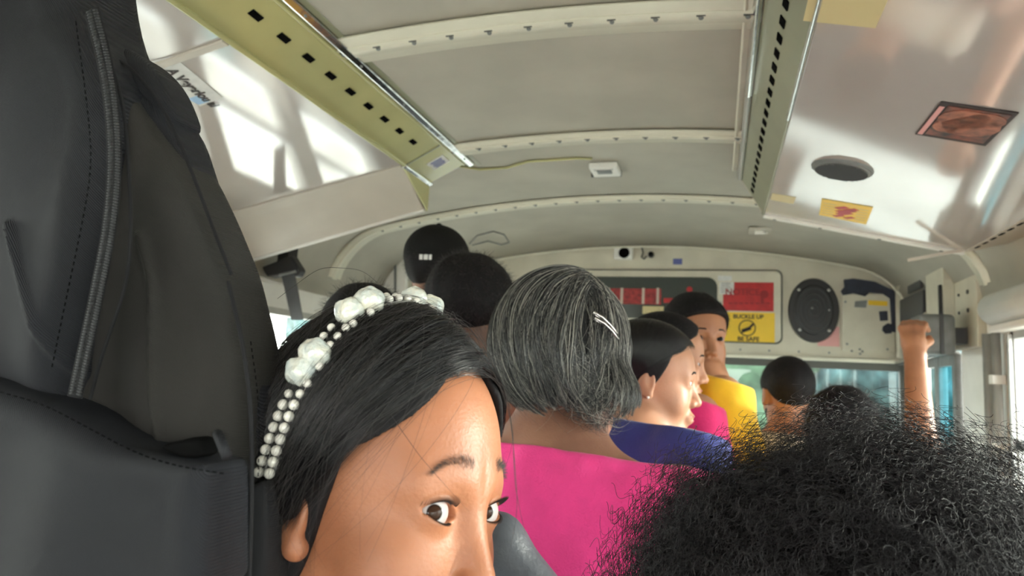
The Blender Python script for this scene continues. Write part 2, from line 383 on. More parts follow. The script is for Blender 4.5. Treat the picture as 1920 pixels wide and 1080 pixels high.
d = np.array([B[0]-T[0], 0, B[1]-T[1]]); d /= np.linalg.norm(d); nf = np.array([-d[2], 0, d[0]]); nf = nf if nf[0] > 0 else -nf   # along the face, and out of it
sl = MB(); mid = (np.array((T[0], 0, T[1]))+np.array((B[0], 0, B[1])))/2
y = -.7
while y < 1.92:
    sl.box(mid+nf*.0012-d*.0+np.array((0, y, 0)), (.016, .034, .003), [d, (0, 1, 0), nf]); y += .0765*1.25
sl.build('vent_slots', M['black'], Lr, bevel=.001)
def strip(p, wd, th, m, name, root, y0, y1, ax, tw=0): return MB().box(np.array(p)+np.array((0, (y0+y1)/2, 0)), (wd, y1-y0, th), ax).build(name, m, root, bevel=min(wd, th)*.3)
A_ = [d, (0, 1, 0), nf]
strip(np.array((T[0], 0, T[1]))+d*.012+nf*.006, .020, .012, M['chrome'], 'upper_chrome_strip', Lr, Y0, Y2+.02, A_)
strip(np.array((T[0], 0, T[1]))+d*.033+nf*.003, .007, .006, M['olive'], 'upper_bead', Lr, Y0, Y2, A_)
strip(np.array((B[0], 0, B[1]))-d*.006+nf*.004, .012, .009, M['olive'], 'lower_bead', Lr, Y0, Y1, A_)
strip(np.array((B[0], 0, B[1]))-d*.004+nf*.005, .016, .010, M['chrome'], 'lower_chrome_strip', Lr, Y1, Y2, A_)
strip(np.array((T[0], 0, T[1]))-d*.006+nf*.003, .014, .008, M['greeng'], 'ceiling_flange', Lr, Y0, Y2+.06, A_)
b = MB()
for y in np.arange(-.5, 2.2, .24): b.ball(np.array((T[0], y, T[1]))+d*.012+nf*.0125, .0035, 8)
b.build('strip_rivets', M['mgrey'], Lr, True)
MB().box(mid+nf*.001+np.array((0, Y1+.008, 0)), (.165, .006, .004), A_).build('panel_joint', M['greeng'], Lr)
q = MB().box(mid+nf*.002+np.array((0, 2.085, 0)), (.062, .062, .003), A_).build('label_sticker', M['paper'], Lr, label='small white and blue label sticker')
b = MB()
for i in range(4): b.box(mid+nf*.0038+np.array((0, 2.065+.013*i, 0)), (.042-.006*(i % 2), .007, .001), A_)
b.build('label_print', M['blue_lbl'], q)
du = np.array((O[0]-B[0], 0, O[1]-B[1])); du /= np.linalg.norm(du); nu = np.array((-du[2], 0, du[0])); nu = nu if nu[2] < 0 else -nu
for yy in (1.13, .35): MB().box((np.array((B[0], yy, B[1]))+np.array((O[0], yy, O[1])))/2+nu*.003, (.73, .022, .006), [du, (0, 1, 0), nu]).build('seam_strip', M['glossend'], Lr, bevel=.002)
MB().box((np.array((B[0], Y1, B[1]))+np.array((O[0], Y1, O[1])))/2+nu*.003, (.72, .012, .006), [du, (0, 1, 0), nu]).build('seam_strip', M['glossend'], Lr, bevel=.002)
def on_left(u, v):                           # where the photo's pixel meets the left underside plane
    n_ = nu; p0 = np.array((B[0], 0, B[1])); dd = at(u, v, 1)-CP; return CP+dd*((p0-CP)@n_/(dd@n_))
def text(body, c, size, right, up, m, parent, ext=.0004, name='lettering', sx=1.0, bold=0):
    cu = bpy.data.curves.new(name, 'FONT'); cu.body = body; cu.size = size; cu.extrude = ext; cu.align_x = 'CENTER'; cu.align_y = 'CENTER'; cu.materials.append(m); cu.offset = bold
    o = bpy.data.objects.new(name, cu); COL.objects.link(o); r = np.array(right, float); r /= np.linalg.norm(r); u = np.array(up, float); u = u-r*u.dot(r); u /= np.linalg.norm(u); k = np.cross(r, u)
    L = np.array(c)-wloc(parent); ml = Matrix(((r[0]*sx, u[0], k[0], L[0]), (r[1]*sx, u[1], k[1], L[1]), (r[2]*sx, u[2], k[2], L[2]), (0, 0, 0, 1))); bpy.context.view_layer.update(); me = bpy.data.meshes.new_from_object(o.evaluated_get(bpy.context.evaluated_depsgraph_get())); bpy.data.objects.remove(o)
    o = bpy.data.objects.new(name, me); COL.objects.link(o); o.parent = parent; o.matrix_local = ml
    return o
s4 = [on_left(*p) for p in ((285, 108), (325, 104), (418, 182), (388, 190))]
s4[0] = on_left(262, 118); s4[3] = on_left(375, 198)
q = MB().prism([p+nu*.001 for p in s4], nu*.001).build('paper_sticker', M['paper'], Lr, label='white paper sticker with black handwriting')
cc = sum(s4)/4; rt = s4[2]-s4[1]; text('A Veyerlou ai', cc+rt*.16+nu*.003, .034, rt, np.cross(nu, rt), M['ink'], q, bold=.001)
MB().box(on_left(372, 186)+nu*.0025, (.03, .035, .001), [du, (0, 1, 0), nu]).build('blue_print', mat('pale_blue_print', (.30, .50, .75), .4), q)

# right rack
Rr = empty('overhead_rack', (.5, Y0, 1.62), 'long glossy enclosed overhead duct rack along the right side with grille and stickers', 'overhead rack')
YE = 2.50; T2, B2, O2, W2 = (.066, 1.911), (.149, 1.770), (.752, 1.637), (.915, 1.672)
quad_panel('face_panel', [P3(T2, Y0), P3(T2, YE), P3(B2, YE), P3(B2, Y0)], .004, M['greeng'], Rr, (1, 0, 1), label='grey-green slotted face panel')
quad_panel('underside_panel', [P3(B2, Y0), P3(B2, YE), P3(O2, YE), P3(O2, Y0)], .004, M['gloss'], Rr, label='glossy pale underside panel')
quad_panel('outer_panel', [P3(O2, Y0), P3(O2, YE), P3(W2, YE), P3(W2, Y0)], .004, M['glossend'], Rr, label='beige outer panel')
MB().prism([P3(T2, YE), P3(B2, YE), P3(O2, YE), P3(W2, YE), P3((.80, 1.78), YE)], (0, .012, 0)).build('end_plate', M['glossend'], Rr)
d2 = np.array((B2[0]-T2[0], 0, B2[1]-T2[1])); L2 = np.linalg.norm(d2); d2 /= L2; n2 = np.array((d2[2], 0, -d2[0])); n2 = n2 if n2[0] < 0 else -n2
u2 = np.array((O2[0]-B2[0], 0, O2[1]-B2[1])); u2 /= np.linalg.norm(u2); m2 = np.array((-u2[2], 0, u2[0])); m2 = m2 if m2[2] < 0 else -m2
o2 = np.array((W2[0]-O2[0], 0, W2[1]-O2[1])); o2 /= np.linalg.norm(o2); k2 = np.array((o2[2], 0, -o2[0])); k2 = k2 if k2[2] < 0 else -k2
a2 = [d2, (0, 1, 0), n2]; au = [u2, (0, 1, 0), m2]; ao = [o2, (0, 1, 0), k2]
sl = MB()
for y in np.arange(-.7, YE-.03, .064): sl.box(P3(T2, y)+d2*L2*.50+n2*.001, (.016, .030, .003), a2)
for y in np.arange(-.7, YE-.02, .064): sl.box(P3(O2, y)+o2*.018+k2*.001, (.010, .028, .003), ao)
sl.build('vent_slots', M['black'], Rr, bevel=.001)
strip(P3(T2, 0)+d2*.010+n2*.007, .020, .014, M['chrome'], 'upper_chrome_strip', Rr, Y0, YE-.75, a2)
strip(P3(T2, 0)+d2*.010+n2*.006, .018, .012, M['alu'], 'upper_joint_strip', Rr, YE-.75, YE-.01, a2)
strip(P3(T2, 0)-d2*.004+n2*.012, .008, .03, M['rib'], 'ceiling_flange', Rr, Y0, YE-.1, a2)
strip(P3(B2, 0)-d2*.004+n2*.003, .010, .008, M['chrome'], 'lower_chrome_strip', Rr, Y0, YE-.9, a2)
strip(P3(B2, 0)-d2*.004+n2*.003, .010, .006, M['greeng'], 'lower_bead', Rr, YE-.9, YE, a2)
MB().box((P3(B2, YE+.003)+P3(O2, YE+.003))/2+m2*.004, (.62, .022, .012), au).build('end_strip', M['white'], Rr, bevel=.003)
MB().box(P3(O2, YE-.02)+u2*-.02+m2*.004, (.3, .008, .01), ao).build('end_bead', M['glossend'], Rr)
b = MB()
for t in (.06, .30, .60, .9): b.disc(P3(B2, YE+.003)*(1-t)+P3(O2, YE+.003)*t+m2*.0095, m2, .006, .003, 10)
b.build('strip_screws', M['mgrey'], Rr)
def on_right(u, v):
    p0 = P3(B2, 0); dd = at(u, v, 1)-CP; return CP+dd*((p0-CP)@m2/(dd@m2))
c = on_right(1579, 316); r_ = abs((on_right(1645, 316)-c)@u2); ry = np.linalg.norm(on_right(1579, 337)-c)
rg = MB(); rg.disc(c+m2*.0, m2, r_, .006, 40, r_*.97, up=(0, 1, 0), ry=r_*.95); gr = rg.build('round_grille', M['mgrey'], Rr, label='round dark recessed grille')
MB().disc(c+m2*.0062, m2, r_*.90, .003, 40, r_*.86, up=(0, 1, 0)).build('grille_disc', M['mgrey'], gr)
b = MB()
for i in range(-7, 8):
    hw = math.sqrt(max(0, (r_*.84)**2-(i*r_*.11)**2)); b.box(c+m2*.0125+np.array((0, i*r_*.11, 0)), (2*hw, .003, .002), au)
b.build('grille_louvres', M['dgrey'], gr)
pp = [on_right(*p) for p in ((1765, 189), (1911, 210), (1848, 272), (1716, 250))]
po = MB().prism([p+m2*.001 for p in pp], m2*.0015).build('poster_sticker', M['ink'], Rr, label='square dark poster sticker with pink edge and rusty picture')
ip = lambda s, t: (pp[0]*(1-s)+pp[1]*s)*(1-t)+(pp[3]*(1-s)+pp[2]*s)*t
rust = mat('rusty_picture', (.24, .06, .035), .3, nscale=40, col2=(.012, .012, .012))
MB().prism([ip(.12, .06)+m2*.003, ip(.94, .06)+m2*.003, ip(.94, .92)+m2*.003, ip(.12, .92)+m2*.003], m2*.0006).build('picture', rust, po)
MB().prism([ip(.02, .1)+m2*.003, ip(.09, .1)+m2*.003, ip(.09, .95)+m2*.003, ip(.02, .95)+m2*.003], m2*.0006).build('edge_print', M['pinkst'], po)
b = MB()
for (s, t, r) in ((.45, .35, .045), (.6, .5, .05), (.7, .3, .035), (.35, .6, .03)): b.disc(ip(s, t)+m2*.0036, m2, r, .0008, 14)
b.build('figures_print', mat('figure_print', (.34, .12, .07), .35, noise=.5, nscale=50), po)
yp = [on_right(*p) for p in ((1541, 372), (1637, 388), (1624, 420), (1536, 402))]
yq = MB().prism([p+m2*.001 for p in yp], m2*.001).build('yellow_sticker', M['yel'], Rr, label='yellow warning sticker with red figure')
iq = lambda s, t: (yp[0]*(1-s)+yp[1]*s)*(1-t)+(yp[3]*(1-s)+yp[2]*s)*t
b = MB()
for (s, t, w_) in ((.42, .3, .10), (.62, .32, .10), (.50, .6, .12), (.40, .8, .08), (.62, .8, .08), (.52, .45, .14)): b.box(iq(s, t)+m2*.0025, (w_*.2, w_*.42, .001), [u2*.8+np.array((0, .6, 0)), np.array((0, .8, 0))-u2*.6, m2])
b.build('red_figure', M['red'], yq)
b = MB()
for i in range(5):
    b.box(iq(.17, .2+.15*i)+m2*.0025, (.035, .004, .001), au); b.box(iq(.84, .2+.15*i)+m2*.0025, (.03, .004, .001), au)
b.build('fine_print', M['stain'], yq)
for (u, v, s) in ((1468, 372, .07), (1585, 8, .11)):
    q = on_right(u, v); MB().box(q+m2*.0008, (s, s*1.1, .0012), au).build('tape_patch', M['stain'], Rr, bevel=.0005, label='yellowed tape patch')

# ------------------------------------------------------------------ ceiling fittings
def oncel(u, v, off=0):
    lo, hi = .2, 8
    for _ in range(40):
        m_ = (lo+hi)/2; p = at(u, v, m_)
        if p[2] < cz(p[0])-off: lo = m_
        else: hi = m_
    return p
p = oncel(1135, 312); sb = empty('ceiling_sensor', (p[0], p[1], cz(p[0])), 'small white square sensor box on the ceiling at the end of a thin cord', 'sensor')
MB().box((p[0], p[1], cz(p[0])-.012), (.10, .11, .024)).build('housing', M['white'], sb, bevel=.006)
MB().box((p[0]-.005, p[1]+.06, cz(p[0])-.010), (.11, .012, .02)).build('base_plate', M['dgrey'], sb)
b = MB(); b.box((p[0], p[1]-.015, cz(p[0])-.0255), (.05, .04, .003)); b.build('grille', M['mgrey'], sb)
MB().ball((p[0]-.03, p[1]-.04, cz(p[0])-.025), .004).ball((p[0]+.03, p[1]-.04, cz(p[0])-.025), .004).build('screws', M['steel'], sb, True)
cp_ = [oncel(u, v, .004) for u, v in ((862, 312), (900, 318), (950, 315), (990, 303), (1040, 300), (1080, 297), (1110, 298))]
tag(MB().tube(cp_, .0045, 8).build('cord', M['olive'], None, True), 'thin yellowish cord looping across the ceiling to the sensor box', 'cord')
p = oncel(1425, 431); q = empty('ceiling_plate', (p[0], p[1], cz(p[0])), 'flat painted square plate on the ceiling near the front', 'plate')
MB().box((p[0], p[1], cz(p[0])-.003), (.10, .13, .006)).build('plate', M['ceil'], q, bevel=.002); MB().box((p[0], p[1], cz(p[0])-.011), (.045, .04, .012)).ball((p[0]+.03, p[1]+.03, cz(p[0])-.008), .006).build('catch', M['white'], q)
# outline of an old hatch patch
p0 = oncel(925, 445); q = [oncel(u, v, .003) for u, v in ((880, 458), (895, 442), (925, 434), (945, 440), (955, 455), (940, 459), (915, 452), (885, 460))]
tag(MB().tube(q, .003, 6).build('loose_wire', M['mgrey'], None, True), 'thin grey wire loosely looped on the ceiling beyond the black cap', 'wire')

# ------------------------------------------------------------------ things on the front wall
def fw(u, v, dy=0): return at(u, v, YF-dy)
def wbox(b, u0, v0, u1, v1, d0, d1, ax=None):
    a = fw(u0, v0); c = fw(u1, v1); b.box(((a[0]+c[0])/2, YF-(d0+d1)/2, (a[2]+c[2])/2), (abs(c[0]-a[0]), d1-d0, abs(c[2]-a[2]))); return b
def rrect(x0, x1, z0, z1, r, y, n=6):
    P = []
    for cx, cz_, a in ((x1-r, z1-r, 0), (x0+r, z1-r, 90), (x0+r, z0+r, 180), (x1-r, z0+r, 270)):
        for k in range(n+1): q = math.radians(a+90*k/n); P.append(np.array((cx+r*math.cos(q), y, cz_+r*math.sin(q))))
    return P
tl, br = fw(1165, 506), fw(1464, 643)
x0 = -1.02; x1 = br[0]; z0 = br[2]; z1 = fw(1464, 509)[2]
ds = empty('destination_sign_cabinet', (0, YF, z0), 'cream destination sign cabinet with rounded corners and a dark display window', 'sign cabinet')
MB().prism(rrect(x0, x1, z0, z1, .03, YF-.001), (0, -.020, 0)).build('cabinet_door', M['wall'], ds, bevel=.004)
MB().prism(rrect(x0-.008, x1+.008, z0-.008, z1+.008, .035, YF), (0, -.006, 0)).build('door_gap', M['rubber'], ds)
wx0, wx1 = -.92, fw(1345, 540)[0]; wz0, wz1 = fw(1300, 600)[2], fw(1300, 521)[2]
MB().prism(rrect(wx0, wx1, wz0, wz1, .055, YF-.021), (0, -.004, 0)).build('display_glass', mat('display_dark', (.045, .055, .05), .15, coat=.3), ds)
b = MB(); wbox(b, 1010, 540, 1240, 572, .0255, .0275); b.build('red_display', mat('red_display', (.35, .02, .02), .4, noise=.5, nscale=40), ds)
b = MB()
for u in (1060, 1100, 1140, 1165, 1205, 1232): wbox(b, u, 541, u+4, 571, .0278, .029)
wbox(b, 1268, 565, 1285, 572, .026, .028); b.build('display_marks', mat('display_pale', (.55, .45, .38), .5), ds)
b = MB(); q = fw(1293, 544); b.disc((q[0], YF-.0255, q[2]), (0, -1, 0), .016, .003, 12); wbox(b, 1245, 560, 1262, 569, .0255, .028); b.build('red_dots', M['red'], ds)
b = MB(); wbox(b, 1206, 575, 1245, 590, .0255, .03); b.build('latch_plate', M['stain'], ds)
b = MB(); wbox(b, 1346, 518, 1372, 528, .0212, .0225); wbox(b, 1349, 530, 1376, 553, .0212, .0228); q = b.build('paper_notice', M['paper'], ds, label='small white paper notice')
b = MB()
for i in range(5): wbox(b, 1352, 532+4*i, 1370-2*(i % 2), 533.4+4*i, .0229, .0235)
b.build('print_lines', M['mgrey'], q)
b = MB(); wbox(b, 1356, 530, 1450, 585, .0212, .0222); rs = b.build('red_notice', M['red'], ds, label='red notice sticker with dark lettering')
text('NOTICE', fw(1392, 548, .0235), .048, (1, 0, 0), (0, 0, 1), M['redink'], rs, bold=.001)
b = MB()
for i in range(8): wbox(b, 1366+10*i, 568, 1373+10*i, 571, .0223, .0229)
b.build('fine_print', M['redink'], rs)
q = fw(1433, 552, .0225); b = MB(); b.disc((q[0], q[1], q[2]), (0, -1, 0), .022, .001, 14); b.box((q[0]-.01, q[1]-.001, q[2]-.03), (.015, .001, .04)); b.build('pictogram', M['redink'], rs)
b = MB(); wbox(b, 1352, 585.4, 1452, 643, .0212, .0222); ys = b.build('yellow_notice', M['yel'], ds, label='yellow BUCKLE UP BE SAFE sticker')
text('BUCKLE UP', fw(1403, 594, .0235), .030, (1, 0, 0), (0, 0, 1), M['ink'], ys, bold=.0008); text('BE SAFE', fw(1403, 636, .0235), .032, (1, 0, 0), (0, 0, 1), M['ink'], ys, bold=.0008)
q = fw(1401, 615, .0225); b = MB()
b.tube([(q[0]+.041*math.cos(a), q[1], q[2]+.041*math.sin(a)) for a in np.linspace(0, 6.283, 30)], .003, 6, False)
b.tube([(q[0]-.028, q[1], q[2]-.014), (q[0]+.012, q[1], q[2]+.002), (q[0]+.030, q[1], q[2]+.022)], .006, 6); b.tube([(q[0]-.028, q[1], q[2]-.024), (q[0]+.02, q[1], q[2]-.004)], .004, 6)
b.build('seat_belt_pictogram', M['ink'], ys)
# loudspeaker
c = fw(1525, 582); rx = .125; rz = .170
sp = empty('loudspeaker', (c[0], YF, c[2]), 'black oval loudspeaker screwed to the front wall beside the red and yellow notice', 'loudspeaker')
MB().disc((c[0], YF, c[2]), (0, -1, 0), rx, .022, 48, rx*.97, ry=rz).build('housing', M['blackpl'], sp, bevel=.004)
MB().disc((c[0]-.0, YF-.022, c[2]+.0), (0, -1, 0), rx*.76, .006, 40, rx*.72, ry=rz*.78).build('grille', M['blackpl'], sp)
b = MB()
for k in range(1, 5): b.tube([(c[0]+rx*.16*k*math.cos(a), YF-.0285, c[2]+rz*.165*k*math.sin(a)) for a in np.linspace(0, 6.283, 40)], .0022, 6, False)
b.build('grille_rings', M['dgrey'], sp, True)
b = MB()
for (dx, dz) in ((-.072, .105), (.072, .105), (.072, .0), (-.068, -.105), (.072, -.105)): b.ball((c[0]+dx, YF-.024, c[2]+dz), .0085, 10, (1, .6, 1))
b.build('screws', M['steel'], sp, True); MB().ball((c[0]-.008, YF-.028, c[2]+.01), .007, 10).build('badge', M['mgrey'], sp, True)
b = MB(); wbox(b, 1533, 612, 1574, 650, .001, .002); tag(b.build('faded_sticker', M['pinkst']), 'faded pink sticker peeking out below the black oval loudspeaker', 'sticker')
# camera boxes
b = MB(); wbox(b, 1153, 459, 1187, 488, 0, .045); cb = b.build('white_camera_box', M['white'], None, bevel=.008); tag(cb, 'square white box with a round black lens high on the front wall', 'camera')
q = fw(1170, 474, .045); MB().disc(q, (0, -1, 0), .031, .008, 24, .028).build('lens', M['black'], cb)
b = MB(); q = fw(1221, 478, 0); b.disc(q, (0, -1, 0), .017, .03, 20, .015); dm = b.build('dome_camera', M['blackpl'], None, True); tag(dm, 'tiny round black camera beside the square white box on the front wall', 'camera')
MB().disc(q+np.array((0, -.03, 0)), (0, -1, 0), .012, .004, 16, .008).build('lens', M['black'], dm)
tag(MB().tube([fw(1196, 461, .006), fw(1203, 462, .012), fw(1206, 474, .012), fw(1203, 482, .012), fw(1207, 486, .006), fw(1213, 480, .012)], .004, 8).tube([fw(1187, 459, .006), fw(1232, 459, .006)], .003, 6).build('camera_wire', M['blackpl'], None, True), 'short black wire hanging between the two cameras on the front wall', 'wire')
b = MB(); wbox(b, 1262, 485, 1279, 496, .0005, .002); tag(b.build('blue_label', M['blue_lbl']), 'tiny blue label on the front wall above the notice cabinet', 'label')
# access panel with torn dark residue
ap = empty('access_panel', (fw(1630, 600)[0], YF, fw(1630, 660)[2]), 'worn cream access panel with torn dark patches beside the loudspeaker', 'panel')
b = MB(); wbox(b, 1577, 552, 1678, 661, .001, .012); b.build('plate', M['wall'], ap, bevel=.003)
def blob(pts, d, m, name, parent, lab=None):
    return MB().prism([fw(u, v, d) for u, v in pts], (0, -.0012, 0)).build(name, m, parent, label=lab)
blob([(1582, 524), (1600, 522), (1640, 528), (1676, 545), (1684, 560), (1684, 624), (1672, 622), (1668, 560), (1655, 551), (1630, 549), (1622, 556), (1600, 550), (1580, 554), (1576, 546), (1583, 538)], .0125, M['navy'], 'torn_residue', ap, 'torn dark blue residue')
blob([(1648, 584), (1664, 583), (1665, 601), (1650, 602)], .0125, M['navy'], 'dark_square', ap); blob([(1655, 612), (1664, 606), (1672, 608), (1672, 625), (1660, 626), (1654, 620)], .0125, M['navy'], 'dark_spot', ap)
blob([(1628, 563), (1664, 565), (1664, 574), (1628, 572)], .0125, M['yel'], 'yellow_strip', ap); blob([(1603, 565), (1626, 563), (1624, 577), (1602, 576)], .0125, M['mgrey'], 'grey_smudge', ap)
b = MB()
for u, v in ((1588, 645), (1612, 655), (1664, 655), (1585, 566), (1597, 658), (1617, 659)): q = fw(u, v, .012); b.disc(q, (0, -1, 0), .006, .003, 8)
b.build('screws', M['mgrey'], ap)

# ------------------------------------------------------------------ right front corner: door gear, pillar
dg = empty('door_operator_cover', (.80, 3.4, 1.32), 'beige door gear cover in the right front corner with dark recessed panels', 'door cover')
q = [np.array(p) for p in ((.93, 3.02, 1.80), (.80, 3.86, 1.76), (.80, 3.86, 1.36), (.93, 3.02, 1.36))]
MB().prism([np.array((.90, 2.88, 1.36)), np.array((.90, 2.88, 1.72)), np.array((.90, 3.16, 1.75)), np.array((.90, 3.16, 1.36))], (.03, 0, 0)).build('side_plate', M['wall'], dg, bevel=.004)
MB().prism([np.array((.86, 3.12, 1.36)), np.array((.86, 3.12, 1.74)), np.array((.86, 3.36, 1.76)), np.array((.86, 3.36, 1.36))], (.06, 0, 0)).build('upright_panel', M['wall'], dg, bevel=.004)
MB().prism([np.array((.885, 3.36, 1.36)), np.array((.885, 3.36, 1.745)), np.array((.885, 3.88, 1.735)), np.array((.885, 3.88, 1.36))], (.03, 0, 0)).build('back_panel', M['mgrey'], dg)
b = MB()
b.tube([(.872, 3.40, 1.53), (.872, 3.86, 1.49)], .010, 8); b.tube([(.868, 3.86, 1.36), (.868, 3.86, 1.70)], .016, 8); b.tube([(.86, 3.86, 1.70), (.86, 3.38, 1.755)], .014, 8)
b.build('rails', M['wall'], dg, True)
MB().box((.868, 3.62, 1.585), (.012, .40, .11)).box((.868, 3.56, 1.675), (.012, .22, .045)).build('recess_panel', M['dgrey'], dg, bevel=.003)
MB().box((.853, 3.135, 1.49), (.008, .02, .26)).build('rubber_edge', M['blackpl'], dg)
b = MB()
for z in (1.50, 1.57): b.disc((.898, 2.96, z), (-1, 0, 0), .008, .004, 10); b.disc((.898, 3.06, z), (-1, 0, 0), .006, .004, 10)
b.build('screws', M['dgrey'], dg)
MB().tube([(.86, 3.06, 1.355), (.86, 3.88, 1.33)], .013, 10).build('door_rail', M['chrome'], dg, True)
gb = empty('grey_padded_box', (.78, 3.0, 1.36), 'grey padded box fixed under the door cover, gripped by the raised hand', 'box')
c = at(1748, 627, 2.95); MB().box((c[0]+.01, 3.0, c[2]), (.12, .18, .15)).build('body', M['mgrey'], gb, bevel=.02, seg=4)
MB().box((c[0]+.02, 2.905, c[2]), (.012, .008, .15)).build('seam', M['dgrey'], gb); MB().box((.87, 3.02, c[2]), (.05, .1, .06)).build('bracket', M['dgrey'], gb)
b = MB(); b.ball((c[0]-.03, 2.908, c[2]-.02), .007, 8); b.build('screw', M['dgrey'], gb)
# folding door glass on the right
dr = structure(MB().box((XR-.01, 3.185, .72), (.03, .035, 1.26)).box((XR-.01, 3.40, .72), (.035, .06, 1.26)).box((XR-.01, 3.76, .72), (.03, .035, 1.26)).box((XR-.01, 3.47, 1.33), (.03, .56, .06)).build('door_1', M['mgrey'], bevel=.004))
MB().box((XR-.01, 3.29, .95), (.004, .17, .78)).build('near_pane', M['teal'], dr); MB().box((XR-.01, 3.585, .95), (.004, .31, .78)).build('far_pane', M['glass'], dr)
# left front: seat belt bracket with strap, door-like panel behind
lb = empty('belt_bracket', (-1.50, 2.45, 1.2), 'black belt bracket with a hanging strap below the left rack', 'bracket')
c0 = at(520, 500, 2.3); c1 = at(545, 520, 2.3); c2 = at(560, 590, 2.3)
MB().prism([at(490, 500, 2.3), at(545, 478, 2.3), at(562, 505, 2.3), at(555, 518, 2.3), at(525, 516, 2.3), at(500, 520, 2.3)], (0, .05, 0)).build('cover', M['blackpl'], lb, bevel=.008)
MB().prism([at(527, 513, 2.3), at(552, 510, 2.3), at(568, 600, 2.3), at(546, 600, 2.3)], (0, .004, 0)).build('strap', M['dgrey'], lb)
MB().tube([at(524, 516, 2.29), at(554, 509, 2.29)], .006, 8).build('slot_bar', M['mgrey'], lb, True); MB().box((c0[0], 2.36, c0[2]+.045), (.05, .06, .09)).build('mount', M['blackpl'], lb)
sd = structure(MB().prism([at(655, 560, 3.3), at(640, 520, 3.3), at(725, 465, 3.3), at(745, 458, 3.3), at(762, 458, 3.3), at(758, 720, 3.3), at(655, 720, 3.3)], (0, .03, 0)).build('trim_11', M['white'], bevel=.005))
MB().tube([at(655, 525, 3.29), at(718, 465, 3.29), at(735, 458, 3.29), at(757, 458, 3.29)], .009, 8).build('edge_seal', M['mgrey'], sd, True)
MB().tube([at(741, 470, 3.29), at(741, 700, 3.29)], .006, 8).build('edge_bead', M['mgrey'], sd, True)

# ------------------------------------------------------------------ outside
gm = mat('pale_bounce_road', (.34, .32, .28), .9, noise=.3, nscale=1); structure(MB().box((0, 12, -.75), (60, 60, .1)).build('ground', gm))  # unseen road, kept pale to bounce daylight up into the bus
leaf = mat('tree_leaves', (.05, .09, .05), .8, noise=.8, nscale=3, bump=1, bscale=6); leaf2 = mat('tree_leaves_blue', (.045, .085, .085), .8, noise=.8, nscale=3, bump=1, bscale=6)
hill = mat('dark_backdrop_bank', (.035, .065, .045), .9, col2=(.012, .03, .028), nscale=1.3, bump=1, bscale=3)
V = []; F = []; nx, ny = 90, 10
for j in range(ny+1):
    for i in range(nx+1):
        t = j/ny; V.append((-9+27*i/nx, 15+5*t+.5*math.sin(i*1.3+j), -.8+4.6*t**.6+.35*math.sin(i*.9+j*2)*t+.2*math.sin(i*2.3)*t))
for j in range(ny):
    for i in range(nx): F.append((j*(nx+1)+i, j*(nx+1)+i+1, (j+1)*(nx+1)+i+1, (j+1)*(nx+1)+i))
structure(raw('backdrop_hillside', V, F, hill, None, True))  # dark backdrop added to hide the bright sky behind the windscreen
bark = mat('bark', (.06, .04, .03), .9)
def tree(x, y, h, r, m, lab):
    t = empty('tree', (x, y, -.7), lab, 'tree', 'trees beyond the windscreen')
    MB().tube([(x, y, -.7), (x+.1, y, h*.4), (x, y, h*.75)], [.18, .14, .08], 8).build('trunk', bark, t, True)
    f = lambda P: smin(smin(sph(P, (x, y, h*.62), r), sph(P, (x-r*.7, y+.2, h*.5), r*.7), .5), sph(P, (x+r*.7, y-.2, h*.5), r*.72), .5)+.28*wob(P, 5/r, 3)+.12*wob(P, 14/r, 5)
    solid('crown', f, (x-2*r, y-1.6*r, h*.5-1.6*r), (x+2*r, y+1.6*r, h*.62+1.6*r), r*.09, m, t, slack=1.6)
for i, (x, y, h, r) in enumerate(((-6.4, 12, 3.2, 1.3), (-2.2, 12.5, 3.2, 1.3), (2.0, 12, 3.2, 1.3), (6.2, 12.5, 3.2, 1.3), (-4.4, 9, 2.6, .9), (-.2, 9, 2.6, .9), (4.0, 9.2, 2.6, .9))):
    tree(x, y, h, r, leaf if i % 2 else leaf2, 'leafy green tree standing beyond the windscreen' if i < 4 else 'small tree of the near row seen through the windscreen')

# ------------------------------------------------------------------ people: heads, bodies, clothes, hair
def frame(fwd_deg, pitch=0, roll=0):
    """rows: right, forward, up of a head; fwd_deg measured from +Y towards +X"""
    a = math.radians(fwd_deg); f = np.array((math.sin(a), math.cos(a), 0)); r = np.array((math.cos(a), -math.sin(a), 0)); u = np.array((0, 0, 1.0))
    p = math.radians(pitch); f, u = f*math.cos(p)+u*math.sin(p), u*math.cos(p)-f*math.sin(p)
    q = math.radians(roll); r, u = r*math.cos(q)+u*math.sin(q), u*math.cos(q)-r*math.sin(q)
    return np.stack([r, f, u])
class Head:
    def __init__(s, o, A, k, ear=1, fem=0): s.o = np.array(o, float); s.A = A; s.k = k; s.fem = fem
    zs = 1.0; z0 = .010                          # a taller forehead and crown when zs > 1
    def loc(s, P):
        Q = ((P-s.o.astype(F32))@s.A.T.astype(F32))/F32(s.k)
        if s.zs != 1: Q[:, 2] = np.where(Q[:, 2] > s.z0, s.z0+(Q[:, 2]-s.z0)/s.zs, Q[:, 2])
        return Q
    def w(s, p):
        p = np.array(p, float)
        if p[2] > s.z0: p[2] = s.z0+(p[2]-s.z0)*s.zs
        return s.o+(p*s.k)@s.A
def cranium(Q): return smin(ell(Q, (0, -.014, .036), (.074, .096, .084)), ell(Q, (0, .020, .030), (.064, .066, .062)), .03)
